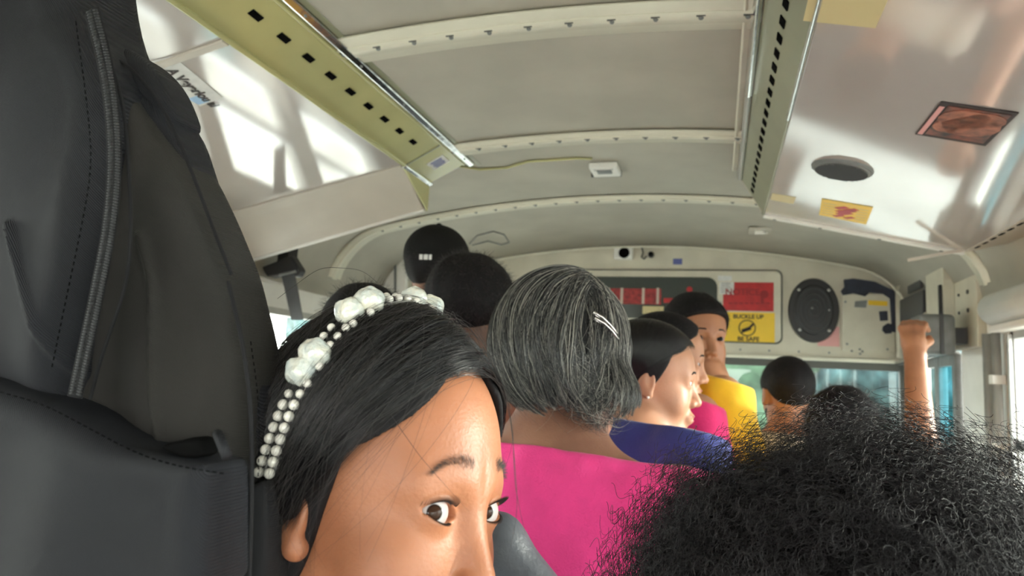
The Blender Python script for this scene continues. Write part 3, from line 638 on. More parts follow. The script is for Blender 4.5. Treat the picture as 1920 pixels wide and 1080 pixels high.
def head_sdf(Q, eyes=True, ope=.0052, fine=False, nose=1.0):
    nz = -.008 if fine else 0
    d = cranium(Q)
    d = smin(d, ell(Q, (0, .018, -.040), (.058, .066, .080)), .03)
    ax = Q.copy(); ax[:, 0] = np.abs(Q[:, 0])
    d = smin(d, ell(ax, (.034, .050, -.040), (.026, .026, .030)), .025)
    d = smin(d, ell(Q, (0, .066, -.100), (.020, .018, .018)), .025)
    d = smin(d, cap(ax, (.050, -.005, -.070), (.020, .055, -.098), .014, .012), .03)
    d = smin(d, cap(ax, (.010, .078, .017), (.040, .068, .017), .009, .007), .022)
    d = smax(d, -ell(ax, (.031, .094, -.001), (.019, .0125, .0115)), .014)
    d = smin(d, cap(Q, (0, .082, .006), (0, .102*nose+nz*.5, -.036+nz), .0065, .0105), .014)
    d = smin(d, sph(ax, (.0115, .092, -.041+nz*.8), .0078), .007)
    d = smax(d, -sph(ax, (.006, .098, -.050+nz), .0035), .003)
    d = smin(d, ell(Q, (0, .084, -.070), (.024, .012, .016)), .012)
    d = smin(d, ell(Q, (0, .0925, -.0655), (.022, .0065, .0048)), .005)
    d = smin(d, ell(Q, (0, .0910, -.0755), (.018, .0070, .0060)), .005)
    d = smax(d, -ell(Q, (0, .099, -.0703), (.024, .006, .0010)), .002)
    # ears
    e = ell((ax-np.array((.074, -.012, -.006), F32))@np.array(((.94, -.34, 0), (.34, .94, 0), (0, 0, 1)), F32).T, (0, 0, 0), (.0085, .019, .031))
    e = smax(e, -ell(ax, (.084, -.006, -.002), (.006, .010, .018)), .004)
    d = smin(d, e, .008); d = smin(d, sph(ax, (.074, -.004, -.032), .008), .006)
    if eyes:
        c = np.array((.031, .0725, 0), F32); lid = sph(ax, c, .0139); d = smin(d, lid, .009)
        q = ax-c; x, z, y = q[:, 0], q[:, 2], q[:, 1]
        zz = z-.12*x; wd = .0148; R1 = (wd*wd+ope*ope)/(2*ope); o2 = ope*.82; R2 = (wd*wd+o2*o2)/(2*o2)
        lens = np.maximum(np.sqrt(x*x+(zz+R1-ope)**2)-R1, np.sqrt(x*x+(zz-R2+o2)**2)-R2)
        cut = np.maximum(lens, -(y-.002))
        cr = np.abs(np.sqrt(x*x+(zz+R1-ope-.0042)**2)-R1)
        if fine: d = d+np.where((zz > 0) & (np.abs(x) < .016) & (y > 0), .0011*np.exp(-(cr/.0009)**2), 0).astype(F32)
        d = smax(d, -cut, .0012)
    return d
HAIRM = {}
def hair_mat(name, col, rough=.32, rnd=.3, spec=.5):
    m = bpy.data.materials.new(name); m.use_nodes = True; n = m.node_tree.nodes; l = m.node_tree.links; b = n['Principled BSDF']
    h = n.new('ShaderNodeHairInfo'); r = n.new('ShaderNodeValToRGB'); l.new(h.outputs['Random'], r.inputs[0])
    cols = col if isinstance(col, list) else [tuple(c*(1-rnd) for c in col), tuple(c*(1+rnd) for c in col)]
    el = r.color_ramp.elements; el[0].color = (*cols[0], 1); el[1].color = (*cols[-1], 1)
    for i, c in enumerate(cols[1:-1]): e = el.new((i+1)/(len(cols)-1)); e.color = (*c, 1)
    l.new(r.outputs[0], b.inputs['Base Color']); b.inputs['Roughness'].default_value = rough; b.inputs['Specular IOR Level'].default_value = spec
    return m
def skin(name, c1, c2):
    m = mat(name, c1, .46, spec=.4, col2=c2, nscale=16, bump=.10, bscale=420, sss=.12); return m
SK = {'girl': skin('skin_warm_brown', (.37, .150, .076), (.30, .115, .056)), 'brown': skin('skin_brown', (.33, .16, .10), (.24, .11, .07)),
      'tan': skin('skin_tan', (.50, .25, .15), (.40, .19, .11)), 'mid': skin('skin_mid_brown', (.42, .195, .105), (.33, .145, .08)), 'dark': skin('skin_dark_brown', (.16, .075, .045), (.11, .05, .03)), 'lip': mat('lips', (.30, .09, .07), .4)}
HM = {'black': hair_mat('black_hair', (.008, .0075, .0085), .22, .6, .6), 'soft': hair_mat('soft_black_hair', (.022, .018, .017), .5, .5),
      'grey': hair_mat('greying_hair', [(.010, .010, .011), (.03, .03, .033), (.06, .06, .06), (.15, .15, .14), (.60, .57, .50)], .26),
      'afro': hair_mat('curly_black_hair', (.007, .0055, .0065), .42, .7, .3), 'brownh': hair_mat('red_brown_strands', [(.02, .012, .012), (.09, .02, .02)], .4)}
SC = mat('scalp_hair_black', (.008, .007, .008), .7, spec=.2, bump=.15, bscale=300, stretch=(1, 1, .2)); SCG = mat('scalp_hair_grey', (.016, .016, .017), .6, spec=.25, bump=.5, bscale=200)
def eye_mat(nm):
    m = bpy.data.materials.new(nm); m.use_nodes = True; n = m.node_tree.nodes; l = m.node_tree.links; b = n['Principled BSDF']
    t = n.new('ShaderNodeTexCoord'); s = n.new('ShaderNodeSeparateXYZ'); l.new(t.outputs['Object'], s.inputs[0])
    r = n.new('ShaderNodeValToRGB'); mm = n.new('ShaderNodeMath'); mm.operation = 'DIVIDE'; l.new(s.outputs['Z'], mm.inputs[0]); mm.inputs[1].default_value = .012
    l.new(mm.outputs[0], r.inputs[0]); r.color_ramp.interpolation = 'LINEAR'; e = r.color_ramp.elements
    e[0].position = 0; e[0].color = (.70, .50, .46, 1); e[1].position = 1; e[1].color = (.004, .003, .003, 1)
    for p, c in ((.60, (.44, .38, .37)), (.790, (.44, .42, .42)), (.812, (.014, .008, .006)), (.86, (.035, .016, .009)), (.94, (.028, .013, .008)), (.955, (.004, .003, .003))):
        q = e.new(p); q.color = (*c, 1)
    l.new(r.outputs[0], b.inputs['Base Color']); b.inputs['Roughness'].default_value = .06; b.inputs['Specular IOR Level'].default_value = .16
    return m
EM = eye_mat('eye')
def eyeball(H, sx, gaze, root, r=.0120):
    c = H.w((.031*sx, .0725, 0)); g = np.asarray(gaze, float); g /= np.linalg.norm(g)
    mb = MB(); mb.ball((0, 0, 0), r*H.k, 40); V = np.array(mb.v)
    q = Vector(g).to_track_quat('Z', 'Y')
    o = raw('eye', V, mb.f, EM, None, True); o.parent = root; o.location = c-wloc(root); o.rotation_mode = 'QUATERNION'; o.rotation_quaternion = q
    return o
def surf(f, c, D, rmax=.2, n=60):            # outermost crossing along rays from c
    t = np.full(len(D), rmax, F32); c = np.asarray(c, F32); D = D.astype(F32)
    for _ in range(n):
        d = f(c+D*t[:, None]); t -= np.clip(d, -.01, .02)*.8
    return c+D*t[:, None]
def nrm(v): return v/(np.linalg.norm(v, axis=-1, keepdims=True)+1e-9)
def flow(f, c, R, Mi, E, n, k=12, lift=.002, wave=0, wf=3, jit=.06, clump=0, rmax=.2, seed=1, out=0):
    """strands that lie on the surface f: start R, middle Mi, end E are direction arrays (n,3)"""
    g = np.random.default_rng(seed); t = np.linspace(0, 1, k)[None, :, None]
    J = lambda: g.normal(size=(n, 1, 3))*jit
    D = nrm((1-t)**2*(R[:, None]+J())+2*t*(1-t)*(Mi[:, None]+J())+t*t*(E[:, None]+J()))
    P = surf(f, c, D.reshape(-1, 3), rmax).reshape(n, k, 3)
    N = D; T = np.gradient(P, axis=1); B = nrm(np.cross(T, N))
    ph = g.uniform(0, 6.28, (n, 1, 1)); li = (lift*g.uniform(.1, 1, (n, 1, 1)))
    P = P+N*(li+out*t*t*g.uniform(0, 1, (n, 1, 1)))
    if wave: P = P+B*wave*np.sin(ph+wf*6.28*t)*t
    return P
def locks(P, m, spread, seed=9, rnd=.3):
    """each guide strand becomes a lock of m strands"""
    g = np.random.default_rng(seed); n, k, _ = P.shape; t = np.linspace(0, 1, k)[None, None, :, None]
    T = np.gradient(P, axis=1); a = g.normal(size=(n, m, 1, 3)); a = a-(a*nrm(T)[:, None]).sum(-1, keepdims=True)*nrm(T)[:, None]
    Q = P[:, None]+a*spread*(1-.55*t)*(.35+.65*np.sin(np.pi*np.clip(t*.9+.1, 0, 1)))+g.normal(size=(n, m, 1, 3))*spread*rnd*t
    return Q.reshape(n*m, k, 3)
def fuzz(f, c, D, L, k=5, rmax=.25, tilt=.6, seed=2, down=(0, 0, -1)):
    g = np.random.default_rng(seed); P0 = surf(f, c, D, rmax); n = len(D); t = np.linspace(0, 1, k)[None, :, None]
    dr = nrm(D+tilt*g.normal(size=D.shape)+np.array(down)*tilt)
    return P0[:, None]+dr[:, None]*t*L*g.uniform(.5, 1, (n, 1, 1))
def sphere_dirs(n, seed=3):
    g = np.random.default_rng(seed); return nrm(g.normal(size=(n, 3)))
def hand_pts(w, e, side=1):
    """simple relaxed hand beyond wrist w, along e"""
    w = np.array(w, float); e = np.array(e, float); e /= np.linalg.norm(e); s = np.cross(e, (0, 0, 1)); s /= np.linalg.norm(s); dn = np.cross(s, e)
    L = [(w, w+e*.05, .022, .026), (w+e*.045-s*.02, w+e*.075-s*.022, .018, .015), (w+e*.045+s*.02, w+e*.075+s*.022, .018, .015)]
    for i in range(4):
        b = w+e*.075+s*(-.030+.020*i); ln_ = (.06, .072, .07, .055)[i]; m = b+e*ln_*.5; L += [(b, m, .0095, .0088), (m, m+e*ln_*.4-dn*ln_*.3*(1 if dn[2] > 0 else -1), .0088, .0075)]
    b = w+e*.02-s*.03*side; L += [(b, b+e*.03-s*.03*side, .013, .011), (b+e*.03-s*.03*side, b+e*.055-s*.035*side, .010, .009)]
    return L
def person(name, label, H, skinm, body_deg, hips=None, sh_w=.185, shirt=None, neck_r=.052, hs=.003, sleeves='short', arms=None, neckline=.02, gaze=None, ope=.0045, nose=1.0, fine=False,
           legs=False, trouser=None, stand=False, sh_drop=0.0, nl=.150, sd=.048, eyes=True, lean=(0, 0), chest=1.0, ease=.010, folds=.004, shirt_name='shirt', shirt_h=.007, nk=(0, 0), earrings=False):
    k = H.k; B = frame(body_deg); rt, fd = B[0], B[1]; o = H.o
    nb = o+np.array((0, 0, -nl*k))-fd*.030*k+np.array((lean[0]*.3, lean[1]*.3, 0))      # base of neck
    nb = nb+rt*nk[0]+fd*nk[1]
    S = [nb+rt*s*(sh_w*k)+np.array((0, 0, -sd*k-sh_drop)) for s in (-1, 1)]
    hp = nb+np.array((lean[0], lean[1], -.50*k)); hp = hp if hips is None else np.array(hips, float)
    mid = (nb*.45+hp*.55); che = nb*.72+hp*.28
    if arms is None: arms = [(S[i]+rt*s*.05*k+fd*.06*k+np.array((0, 0, -.27*k)), hp+rt*s*.12*k+fd*.26*k+np.array((0, 0, .08))) for i, s in enumerate((-1, 1))]
    root = empty(name, (hp[0], hp[1], 0 if stand else hp[2]-.12), label, 'person')
    skull = H.w((0, -.022, -.03))
    def torso(P, e=0):
        d = smin(ellb(P, che, rt, fd, (.155*k*chest+e, .098*k*chest+e, .20*k+e)), ellb(P, hp, rt, fd, (.155*k+e, .105*k+e, .13*k+e)), .10)
        d = smin(d, cap(P, nb+np.array((0, 0, -.09*k)), hp, .09*k+e, .11*k+e), .06)
        for i in (0, 1): d = smin(d, cap(P, nb*.75+S[i]*.25+np.array((0, 0, -.035*k)), S[i], .050*k+e, .052*k+e), .05)
        return d
    def ellb(P, c, a, b, r):
        q = P-np.asarray(c, F32); q = np.stack([q@a.astype(F32), q@b.astype(F32), q[:, 2]], -1); return ell(q, (0, 0, 0), r)
    hands = []
    for i, (el, wr) in enumerate(arms):
        if wr is not None: hands += hand_pts(wr, np.array(wr)-np.array(el), 1 if i else -1)
    def armf(P, e=0, part='all'):
        d = np.full(len(P), 9., F32)
        for i, (el, wr) in enumerate(arms):
            d = np.minimum(d, cap(P, S[i], el, .047*k+e, .038*k+e))
            if part == 'all' and wr is not None: d = smin(d, cap(P, el, wr, .038*k+e, .026*k+e), .02)
            if part == 'long' and wr is not None: d = smin(d, cap(P, el, wr, .040*k+e, .032*k+e), .02)
        return d
    def bodyf(P):
        d = head_sdf(H.loc(P), eyes and H.k > 0, ope, fine, nose)*F32(k)
        d = smin(d, cap(P, skull, nb, neck_r*k*.98, neck_r*k*1.05), .022*k)
        d = smin(d, cap(P, nb, nb+np.array((0, 0, -.06*k)), .06*k, .08*k), .05)
        d = smin(d, torso(P, -.006), .045); d = smin(d, armf(P), .03)
        for a, b, ra, rb in hands: d = smin(d, cap(P, a, b, ra*k, rb*k), .006)
        return d
    pts = np.array([o+(0, 0, .15*k), hp, *S]+[q for a in arms for q in a if q is not None]); lo = pts.min(0)-.24*k; hi = pts.max(0)+.17*k
    hb = .135*k; fz = [(o[i]-hb, o[i]+hb) for i in range(3)]; fz[2] = (o[2]-.15*k, o[2]+.14*k)
    bo = solid('body', bodyf, lo, hi, max(.009, hs*1.6), skinm, root, fz, hs, slack=1.15)
    if eyes:
        for sx in (-1, 1): eyeball(H, sx, (gaze[0 if sx < 0 else 1] if isinstance(gaze, list) else gaze) if gaze is not None else H.A[1], root)
    if shirt is not None:
        def sf(P):
            d = torso(P, ease)
            sl = armf(P, ease+.004, 'long' if sleeves == 'long' else 'up')
            if sleeves == 'short':
                for i, (el, wr) in enumerate(arms):
                    ax = nrm(np.asarray(el)-S[i]).astype(F32); sl = np.maximum(sl, np.minimum.reduce([((P-S[j].astype(F32))@nrm(np.asarray(arms[j][0])-S[j]).astype(F32))-.17*k for j in (0, 1)]))
            d = smin(d, sl, .03)
            d = smin(d, cap(P, nb+np.array((0, 0, -.03*k)), nb+np.array((0, 0, -.08*k)), .062*k+ease*.6, .09*k), .04)
            d = d+folds*wob(P*np.array((1, 1, .45), F32), 28, 11)+folds*.4*wob(P, 70, 12)
            q = P-nb.astype(F32); top = q[:, 2]-neckline*k+.25*(q@fd.astype(F32))
            d = smax(d, top, .004); hole = cap(P, nb+np.array((0, 0, .2)), nb+np.array((0, 0, -.02*k)), neck_r*k*1.13)
            return smax(d, -hole, .005)
        solid(shirt_name, sf, lo-.03, hi+.03, shirt_h, shirt, root, slack=1.3)
    if legs:
        tr = trouser or M['denim']
        def tf(P):
            d = 9
            for s in (-1, 1):
                a = hp+rt*s*.09*k
                if stand: kn = a+np.array((0, 0, -(hp[2]-.08)*.5)); an = np.array((a[0], a[1], .09))
                else: kn = a+fd*.42*k+np.array((0, 0, .0)); an = kn+fd*.04+np.array((0, 0, -(kn[2]-.10)))
                d = np.minimum(d, smin(cap(P, a, kn, .095*k, .065*k), cap(P, kn, an, .065*k, .05*k), .03))
            d = smin(d, ellb(P, hp+np.array((0, 0, -.02)), rt, fd, (.175*k, .13*k, .13*k)), .06); return smax(d, P[:, 2]-hp[2]-.10, .01)
        l2 = np.array((hp[0]-.55, hp[1]-.55, .03)); h2 = np.array((hp[0]+.55, hp[1]+.55, hp[2]+.2)); solid('trousers', tf, l2, h2, .014, tr, root)
        b = MB()
        for s in (-1, 1):
            a = hp+rt*s*.09*k; q = a if stand else a+fd*(.46*k); b = MB(); c = np.array((q[0], q[1], 0))+fd*.05
            f = lambda P: smax(smin(ellb(P, c+np.array((0, 0, .035)), rt, fd, (.045, .12, .045)), cap(P, c-fd*.05+np.array((0, 0, .06)), c-fd*.05+np.array((0, 0, .11)), .045), .03), .004-P[:, 2], .004)
            solid('shoe', f, c-.16, c+.17, .012, M['blackpl'], root)
    return root, S, nb, hp
M['denim'] = mat('dark_trousers', (.03, .04, .07), .8, noise=.3, nscale=60)
def cloth(nm, c, **k): return mat(nm, c, .85, noise=.12, nscale=14, bump=.25, bscale=350, sheen=.15, **k)
def shell(name, H, t, region, m, root, h=.003, rough=.0015, seed=4, wf=90, ext=None):
    """cap of hair over the cranium: offset t(Q) cut by region(Q) < 0"""
    def f(P):
        Q = H.loc(P); d = cranium(Q)
        if ext is not None: d = ext(Q, d)
        d = d-t-rough*wob(Q*np.array((1, 1, .3), F32), wf, seed)
        return smax(d, region(Q), .006)*F32(H.k)
    c = H.w((0, -.01, .02)); r = (.155+t)*H.k
    o = solid(name, f, c-r, c+r, h, m, root, slack=1.3); return f
def short_region(Q, zf=.072, zb=-.055):     # men's short hair: forehead to nape, with sideburns in front of the ears
    x, y, z = np.abs(Q[:, 0]), Q[:, 1], Q[:, 2]
    line = np.where(y > .045, zf-.5*(.095-y)+.0*x, np.where(y > .012, zf-.5*.05-(.045-y)*1.15, np.where(y > -.035, .012, .012+(y+.035)*1.5)))
    line = np.maximum(line, zb); return (line-z)*.75

# ------------------------------------------------------------------ the girl with the pearl headband
def gz(H, sx): v = CP-H.w((.031*sx, .0725, 0)); v = v/np.linalg.norm(v); return v+.36*H.A[1]+np.array((0, 0, -.03))
A = frame(106, 2, 7); kk = .90; eyepos = at(825, 962, .402)
go = eyepos-(np.array((.031, .0805, 0))*kk)@A
HG = Head(go, A, kk); HG.zs = 1.20
g1 = [gz(HG, -1), gz(HG, 1)]
girl, S_, nb_, hp_ = person('person', 'girl with a pearl headband and smooth black hair glancing at the camera', HG, SK['girl'], 100, shirt=cloth('white_school_blouse', (.6, .6, .6)), hs=.0015, ope=.0074,
    gaze=g1, fine=True, sh_w=.15, shirt_name='blouse', neckline=.0)
gc = HG.w((0, -.012, .03))
def greg(Q):
    x, y, z = np.abs(Q[:, 0]), Q[:, 1], Q[:, 2]
    line = np.where(y > .030, .090-.98*np.maximum(x-.016, 0), .090-.98*np.maximum(x-.016, 0)-(.030-y)*2.4)
    line = np.where(y < -.012, np.minimum(line, -.02), line)
    return (line-z)*.55
def ghair(Q, d): return smin(d, ell(Q, (0, -.045, -.02), (.074, .062, .10)), .03)
gf = shell('hair', HG, .0075, greg, SC, girl, .0024, rough=.0010, wf=160, ext=ghair)
def gfull(P):
    Q = HG.loc(P); return (ghair(Q, cranium(Q))-.0075)*F32(HG.k)
def dirs(L): return nrm(np.array(L, float)@HG.A)
rg_ = np.random.default_rng(5)
def girl_strands(n, side, seed, lift, jit=.04, a0=37, a1=150, out=0, **kw):
    g = np.random.default_rng(seed); a = np.radians(g.uniform(a0, a1, n)); f = (a-math.radians(37))/math.radians(110)
    R = np.stack([.03*side+.0*a, np.cos(a), np.sin(a)], -1)
    fc = np.clip(f, 0, 1)
    # front strands sweep along the hairline, back ones fall straight
    Mi = np.stack([side*(.72+.23*fc), .98-1.6*fc, (.66-.2*fc)], -1)
    E_ = np.stack([side*(.95-.35*fc), -.05-.75*fc, -.50-.4*fc], -1)
    E_ += g.normal(size=(n, 3))*.05
    return flow(gfull, gc, dirs(R), nrm(Mi@HG.A), nrm(E_@HG.A), n, 18, lift, seed=seed, jit=jit, out=out, **kw)
S1 = np.concatenate([girl_strands(4500, 1, 21, .0030), locks(girl_strands(300, 1, 23, .0065), 18, .0022), girl_strands(2200, -1, 22, .0035)])
curves('hair_strands', S1, RNG.uniform(.00010, .00022, len(S1)), HM['black'], girl)
# wisps over forehead and temple, baby hairs at the hairline, flyaways on top
S2 = np.concatenate([girl_strands(60, 1, 31, .012, .16, 38, 70, out=.01), girl_strands(320, 1, 32, .011, .28, 60, 150, out=.014), girl_strands(50, -1, 33, .012, .2, out=.01)])
curves('flyaway_strands', S2, RNG.uniform(.00007, .00012, len(S2)), HM['soft'], girl)
def pix_strand(pts, H=None):                 # strand through points given as (pixel, depth), smoothed
    P = np.array([at(u, v, Y) for u, v, Y in pts]); t = np.linspace(0, 1, len(P)); q = np.linspace(0, 1, 24)
    Q = np.stack([np.interp(q, t, P[:, i]) for i in range(3)], -1)
    for _ in range(4): Q[1:-1] = (Q[:-2]+2*Q[1:-1]+Q[2:])/4
    return Q
W = [pix_strand(p) for p in (((880, 640, .42), (930, 700, .40), (958, 780, .385), (966, 880, .38), (972, 960, .38), (950, 1060, .385)), ((905, 650, .42), (945, 720, .40), (962, 800, .385), (964, 900, .38), (975, 960, .38), (985, 1000, .385)),
     ((700, 640, .40), (720, 760, .385), (790, 860, .375), (880, 960, .37)), ((560, 800, .42), (580, 930, .41), (620, 1000, .40), (700, 1075, .385)), ((520, 560, .45), (600, 500, .47), (680, 505, .48), (740, 560, .48)))]
curves('loose_strands', np.array(W), np.full(len(W), .00020), HM['soft'], girl)
# brows and lashes
def surf_girl(D, c): return surf(lambda P: head_sdf(HG.loc(P), True, .0074, True)*F32(HG.k), c, D, .16, 70)
def local_hairs(name, fn, n, L, m, rad, seed):
    g = np.random.default_rng(seed); X, Z, DX, DZ = fn(g, n)
    c0 = HG.w((0, 0, 0)); D = nrm(np.stack([X, np.full(n, .088), Z], -1)@HG.A); P = surf_girl(D, c0)
    dr = nrm(np.stack([DX, np.full(n, .28), DZ], -1)@HG.A); t = np.linspace(0, 1, 5)[None, :, None]
    St = P[:, None]+dr[:, None]*t*(L*g.uniform(.6, 1.1, (n, 1, 1)))-nrm(np.stack([0*X, np.ones(n), 0*X], -1)@HG.A)[:, None]*(t**2)*L*.25
    return curves(name, St, np.full(n, rad), m, girl)
def brow(s):
    def fn(g, n):
        t = g.uniform(0, 1, n)**.9; x = .012+.036*t; z = .0300+.0055*np.sin(t*2.4)-.007*t**3+g.normal(size=n)*(.0024*(1-.55*t)); return s*x, z, s*(.25+.9*t), .75-.9*t
    return fn
local_hairs('eyebrow', brow(1), 330, .0058, HM['soft'], .00005, 41); local_hairs('eyebrow', brow(-1), 330, .0058, HM['soft'], .00005, 42)
def lash(s, up):
    n = 46; x = np.linspace(-.0142, .0142, n); ope = .0074; wd = .0148; o2 = ope*.82
    R = (wd*wd+ope*ope)/(2*ope) if up else (wd*wd+o2*o2)/(2*o2)
    zz = (np.sqrt(R*R-x*x)-R+ope) if up else -(np.sqrt(R*R-x*x)-R+o2)
    z = zz+.12*x; y = np.sqrt(np.maximum(.0137**2-x*x-z*z, 1e-8)); L = (.0072 if up else .003)
    b = np.stack([s*(x+.031), y+.0725, z], -1); t = np.linspace(0, 1, 6)[None, :, None]
    o = np.stack([s*x*28+s*.10, np.full(n, .9), np.full(n, .15 if up else -.5)], -1); o = nrm(o)
    cu = np.array((0, 0, .55 if up else -.1))
    P = b[:, None]+o[:, None]*t*L+cu*t*t*L; return HG.o+(P.reshape(-1, 3)*HG.k@HG.A).reshape(n, 6, 3)
for s in (1, -1): curves('eyelashes', np.concatenate([lash(s, True), lash(s, False)]), np.full(92, .00016), HM['black'], girl)
# headband: rides on the hair
hb = empty('pearl_headband', HG.w((0, -.02, .11)), 'white headband of small pearls and big iridescent beads worn in smooth black hair', 'headband')
def hb_pt(a, off, dy=0.0):                   # angle over the head from her right ear (0) to the left (180)
    D = nrm(np.array([[math.cos(a), -.12+dy+.22*math.sin(a), math.sin(a)*1.0-.16]])@HG.A); P = surf(gfull, gc, D)[0]; return P+D[0]*off, D[0]
nacre = mat('nacre_bead', (.80, .78, .66), .10, coat=1.0, noise=.5, nscale=110, col2=(.52, .58, .56), bump=.6, bscale=90)
for row, dy in ((0, -.05), (1, .055)):
    pts = [hb_pt(a, .005, dy)[0] for a in np.linspace(math.radians(-4), math.radians(176), 50)]
    MB().tube(pts, .0016, 8).build('band', M['alu'], hb, True)
a = math.radians(-2); L_ = []
for row, dy in ((0, -.055), (1, .060)):
    a = math.radians(-2)
    while a < math.radians(176):
        big = any(abs(math.degrees(a)-c) < 7.5 for c in (42, 68, 96, 122))
        r = .0034 if math.degrees(a) < 30 else .0029
        if not big:
            p, dd_ = hb_pt(a, r+.0055, dy*(1.0 if math.degrees(a) < 60 else .8)); MB().ball(p, r, 16).build('pearl', M['pearl'], hb, True)
        a += 2*r/.088*1.05
for k_, c_ in enumerate((42, 68, 96, 122, 140)):
    for j, (da, dy, r) in enumerate(((-3.0, -.02, .0105), (3.4, .015, .0110)) if k_ < 4 else ((0, 0, .006),)):
        p, dd_ = hb_pt(math.radians(c_+da), r*.62+.004, dy); mb = MB().ball((0, 0, 0), r, 24, (1.0, .8, .92)); V = np.array(mb.v)
        V = V*(1+.05*np.sin(V[:, :1]*700+k_)+.05*np.cos(V[:, 1:2]*620+j*2+V[:, 2:3]*500)); MB().add(V+p, mb.f).build('nacre_bead', nacre, hb, True)
    for (da, dy) in ((-7, .07), (7.5, -.06), (0, .085), (0, -.09)):
        p, dd_ = hb_pt(math.radians(c_+da), .0075, dy); MB().ball(p, .0030, 14).build('pearl', M['pearl'], hb, True)

# ------------------------------------------------------------------ woman in pink with greying hair
def yawdir(deg): a = math.radians(deg); return np.array((math.sin(a), math.cos(a), 0))
def vdirs(L): return nrm(np.array(L, float))
A = frame(32, -4, 3); HW = Head(at(1070, 672, 1.14), A, 1.04)
pinkm = cloth('hot_pink_cloth', (.93, .05, .28))
pk, S_, nb_, hp_ = person('person', 'woman in a hot pink dress with greying wavy hair held by two silver pins', HW, SK['brown'], 12, shirt=pinkm, hs=.004, sh_w=.20, neckline=.0, shirt_name='dress', sleeves='short', chest=1.08, folds=.013, neck_r=.058, nk=(-.012, 0))
def wreg(Q):
    x, y, z = np.abs(Q[:, 0]), Q[:, 1], Q[:, 2]
    line = np.where(y > .05, .06, np.where(y > -.0, -.02, -.062)); return (line-z)*.7
BUN = tuple(HW.loc(at(1126, 744, 1.075).astype(F32)[None])[0])
def wext(Q, d):
    d = smin(d, ell(Q, (0, -.03, -.008), (.092, .092, .097)), .03)
    return smin(d, ell(Q, BUN, (.040, .036, .040)), .022)
wf_ = shell('hair', HW, .010, wreg, SCG, pk, .0035, rough=.0028, wf=120, ext=wext)
def wfull(P):
    Q = HW.loc(P); return (wext(Q, cranium(Q))-.010)*F32(HW.k)
wc = HW.w((0, -.025, .01))
def wstr(n, seed, R0, Rm, Re, jr, jm, je, **kw):   # view-based directions: x image right, y into the bus, z up
    g = np.random.default_rng(seed); t = g.uniform(0, 1, (n, 1))
    L = lambda a: np.array(a[0])*(1-t)+np.array(a[1])*t
    return flow(wfull, wc, nrm(L(R0)+g.normal(size=(n, 3))*jr), nrm(L(Rm)+g.normal(size=(n, 3))*jm), nrm(L(Re)+g.normal(size=(n, 3))*je), n, 20, seed=seed, rmax=.22, **kw)
WS = np.concatenate([
    wstr(2200, 51, ((.1, .1, 1), (.40, -.3, .95)), ((-1.25, -.1, .5), (.25, -1.2, .1)), ((-.35, -.75, -.62), (.45, -.85, -.62)), .07, .07, .06, lift=.006, jit=.03, wave=.0030, wf=1.5),
    wstr(1500, 52, ((.3, 0, 1), (.5, -.2, .9)), ((.9, -.9, .45), (1.2, -.1, .3)), ((.55, -.8, -.5), (.95, -.3, -.45)), .07, .08, .08, lift=.006, jit=.03, wave=.0035, wf=1.8),
    wstr(700, 53, ((-.2, .5, .9), (.2, .3, 1)), ((-1, .6, .4), (-1.2, -.1, .3)), ((-.9, 0, -.5), (-.5, -.6, -.62)), .08, .08, .06, lift=.005, jit=.03, wave=.002),
    wstr(500, 54, ((.2, -1, -.3), (.7, -.7, -.1)), ((.3, -1, -.7), (.9, -.5, -.3)), ((.75, -.6, -.75), (.3, -.9, -.6)), .12, .15, .15, lift=.012, jit=.06, wave=.006, wf=2.5)])
WL = np.concatenate([wstr(210, 56, ((.1, .1, 1), (.40, -.3, .95)), ((-1.25, -.1, .5), (.25, -1.2, .1)), ((-.35, -.75, -.62), (.45, -.85, -.62)), .07, .08, .08, lift=.014, jit=.03, wave=.006, wf=1.5),
    wstr(150, 57, ((.3, 0, 1), (.5, -.2, .9)), ((.9, -.9, .45), (1.2, -.1, .3)), ((.55, -.8, -.5), (.95, -.3, -.45)), .07, .08, .08, lift=.011, jit=.03, wave=.006, wf=1.8)])
WS = np.concatenate([WS, locks(WL, 26, .0034)])
curves('hair_strands', WS, RNG.uniform(.00022, .00050, len(WS)), HM['grey'], pk)
bw = HW.w(BUN); D_ = sphere_dirs(900, 58); bsf = lambda P: sph(P, bw, .040); curves('bun_strands', fuzz(bsf, bw, D_, .020, 8, .07, .9, 59), np.full(len(D_), .00022), HM['soft'], pk)
WF = wstr(160, 55, ((-.3, 0, 1), (.5, -.2, .9)), ((-1, -.8, .5), (1, -.9, .1)), ((-.2, -.8, -.7), (.7, -.7, -.6)), .2, .25, .25, lift=.014, jit=.12, wave=.006, out=.015)
curves('flyaway_strands', WF, np.full(len(WF), .00016), HM['grey'], pk)
pinm = mat('silver_pin', (.75, .72, .70), .2, metal=1)
def pin(name, pts, lab):
    P = surf(wfull, wc, nrm(np.array([at(u, v, 1.035)-wc for u, v in pts])), .24); C_ = nrm(P-wc); P = P+C_*.017
    mb = MB(); mb.tube(P, .0021, 8); mb.tube(P-C_*.004, .0014, 6); tag(mb.build(name, pinm, None, True), lab, 'hair pin')
pin('hair_pin', [(1112, 586), (1138, 589), (1166, 599), (1198, 614)], 'upper of the two silver pins in the greying hair')
pin('hair_pin', [(1112, 599), (1140, 603), (1168, 613), (1200, 628)], 'lower of the two silver pins in the greying hair')

def hairfuzz(H, root, f, n, L, seed, m='soft', rad=.00018, reg=None, tilt=.5):
    D = sphere_dirs(n*3, seed); c = H.w((0, -.01, .02)); P = surf(f, c, D, .2); Q = H.loc(P.astype(F32))
    ok = (reg(Q) < .001); D = D[ok][:n]
    S = fuzz(f, c, D, L, 4, .2, tilt, seed); curves('hair_strands', S, np.full(len(S), rad), HM[m], root)
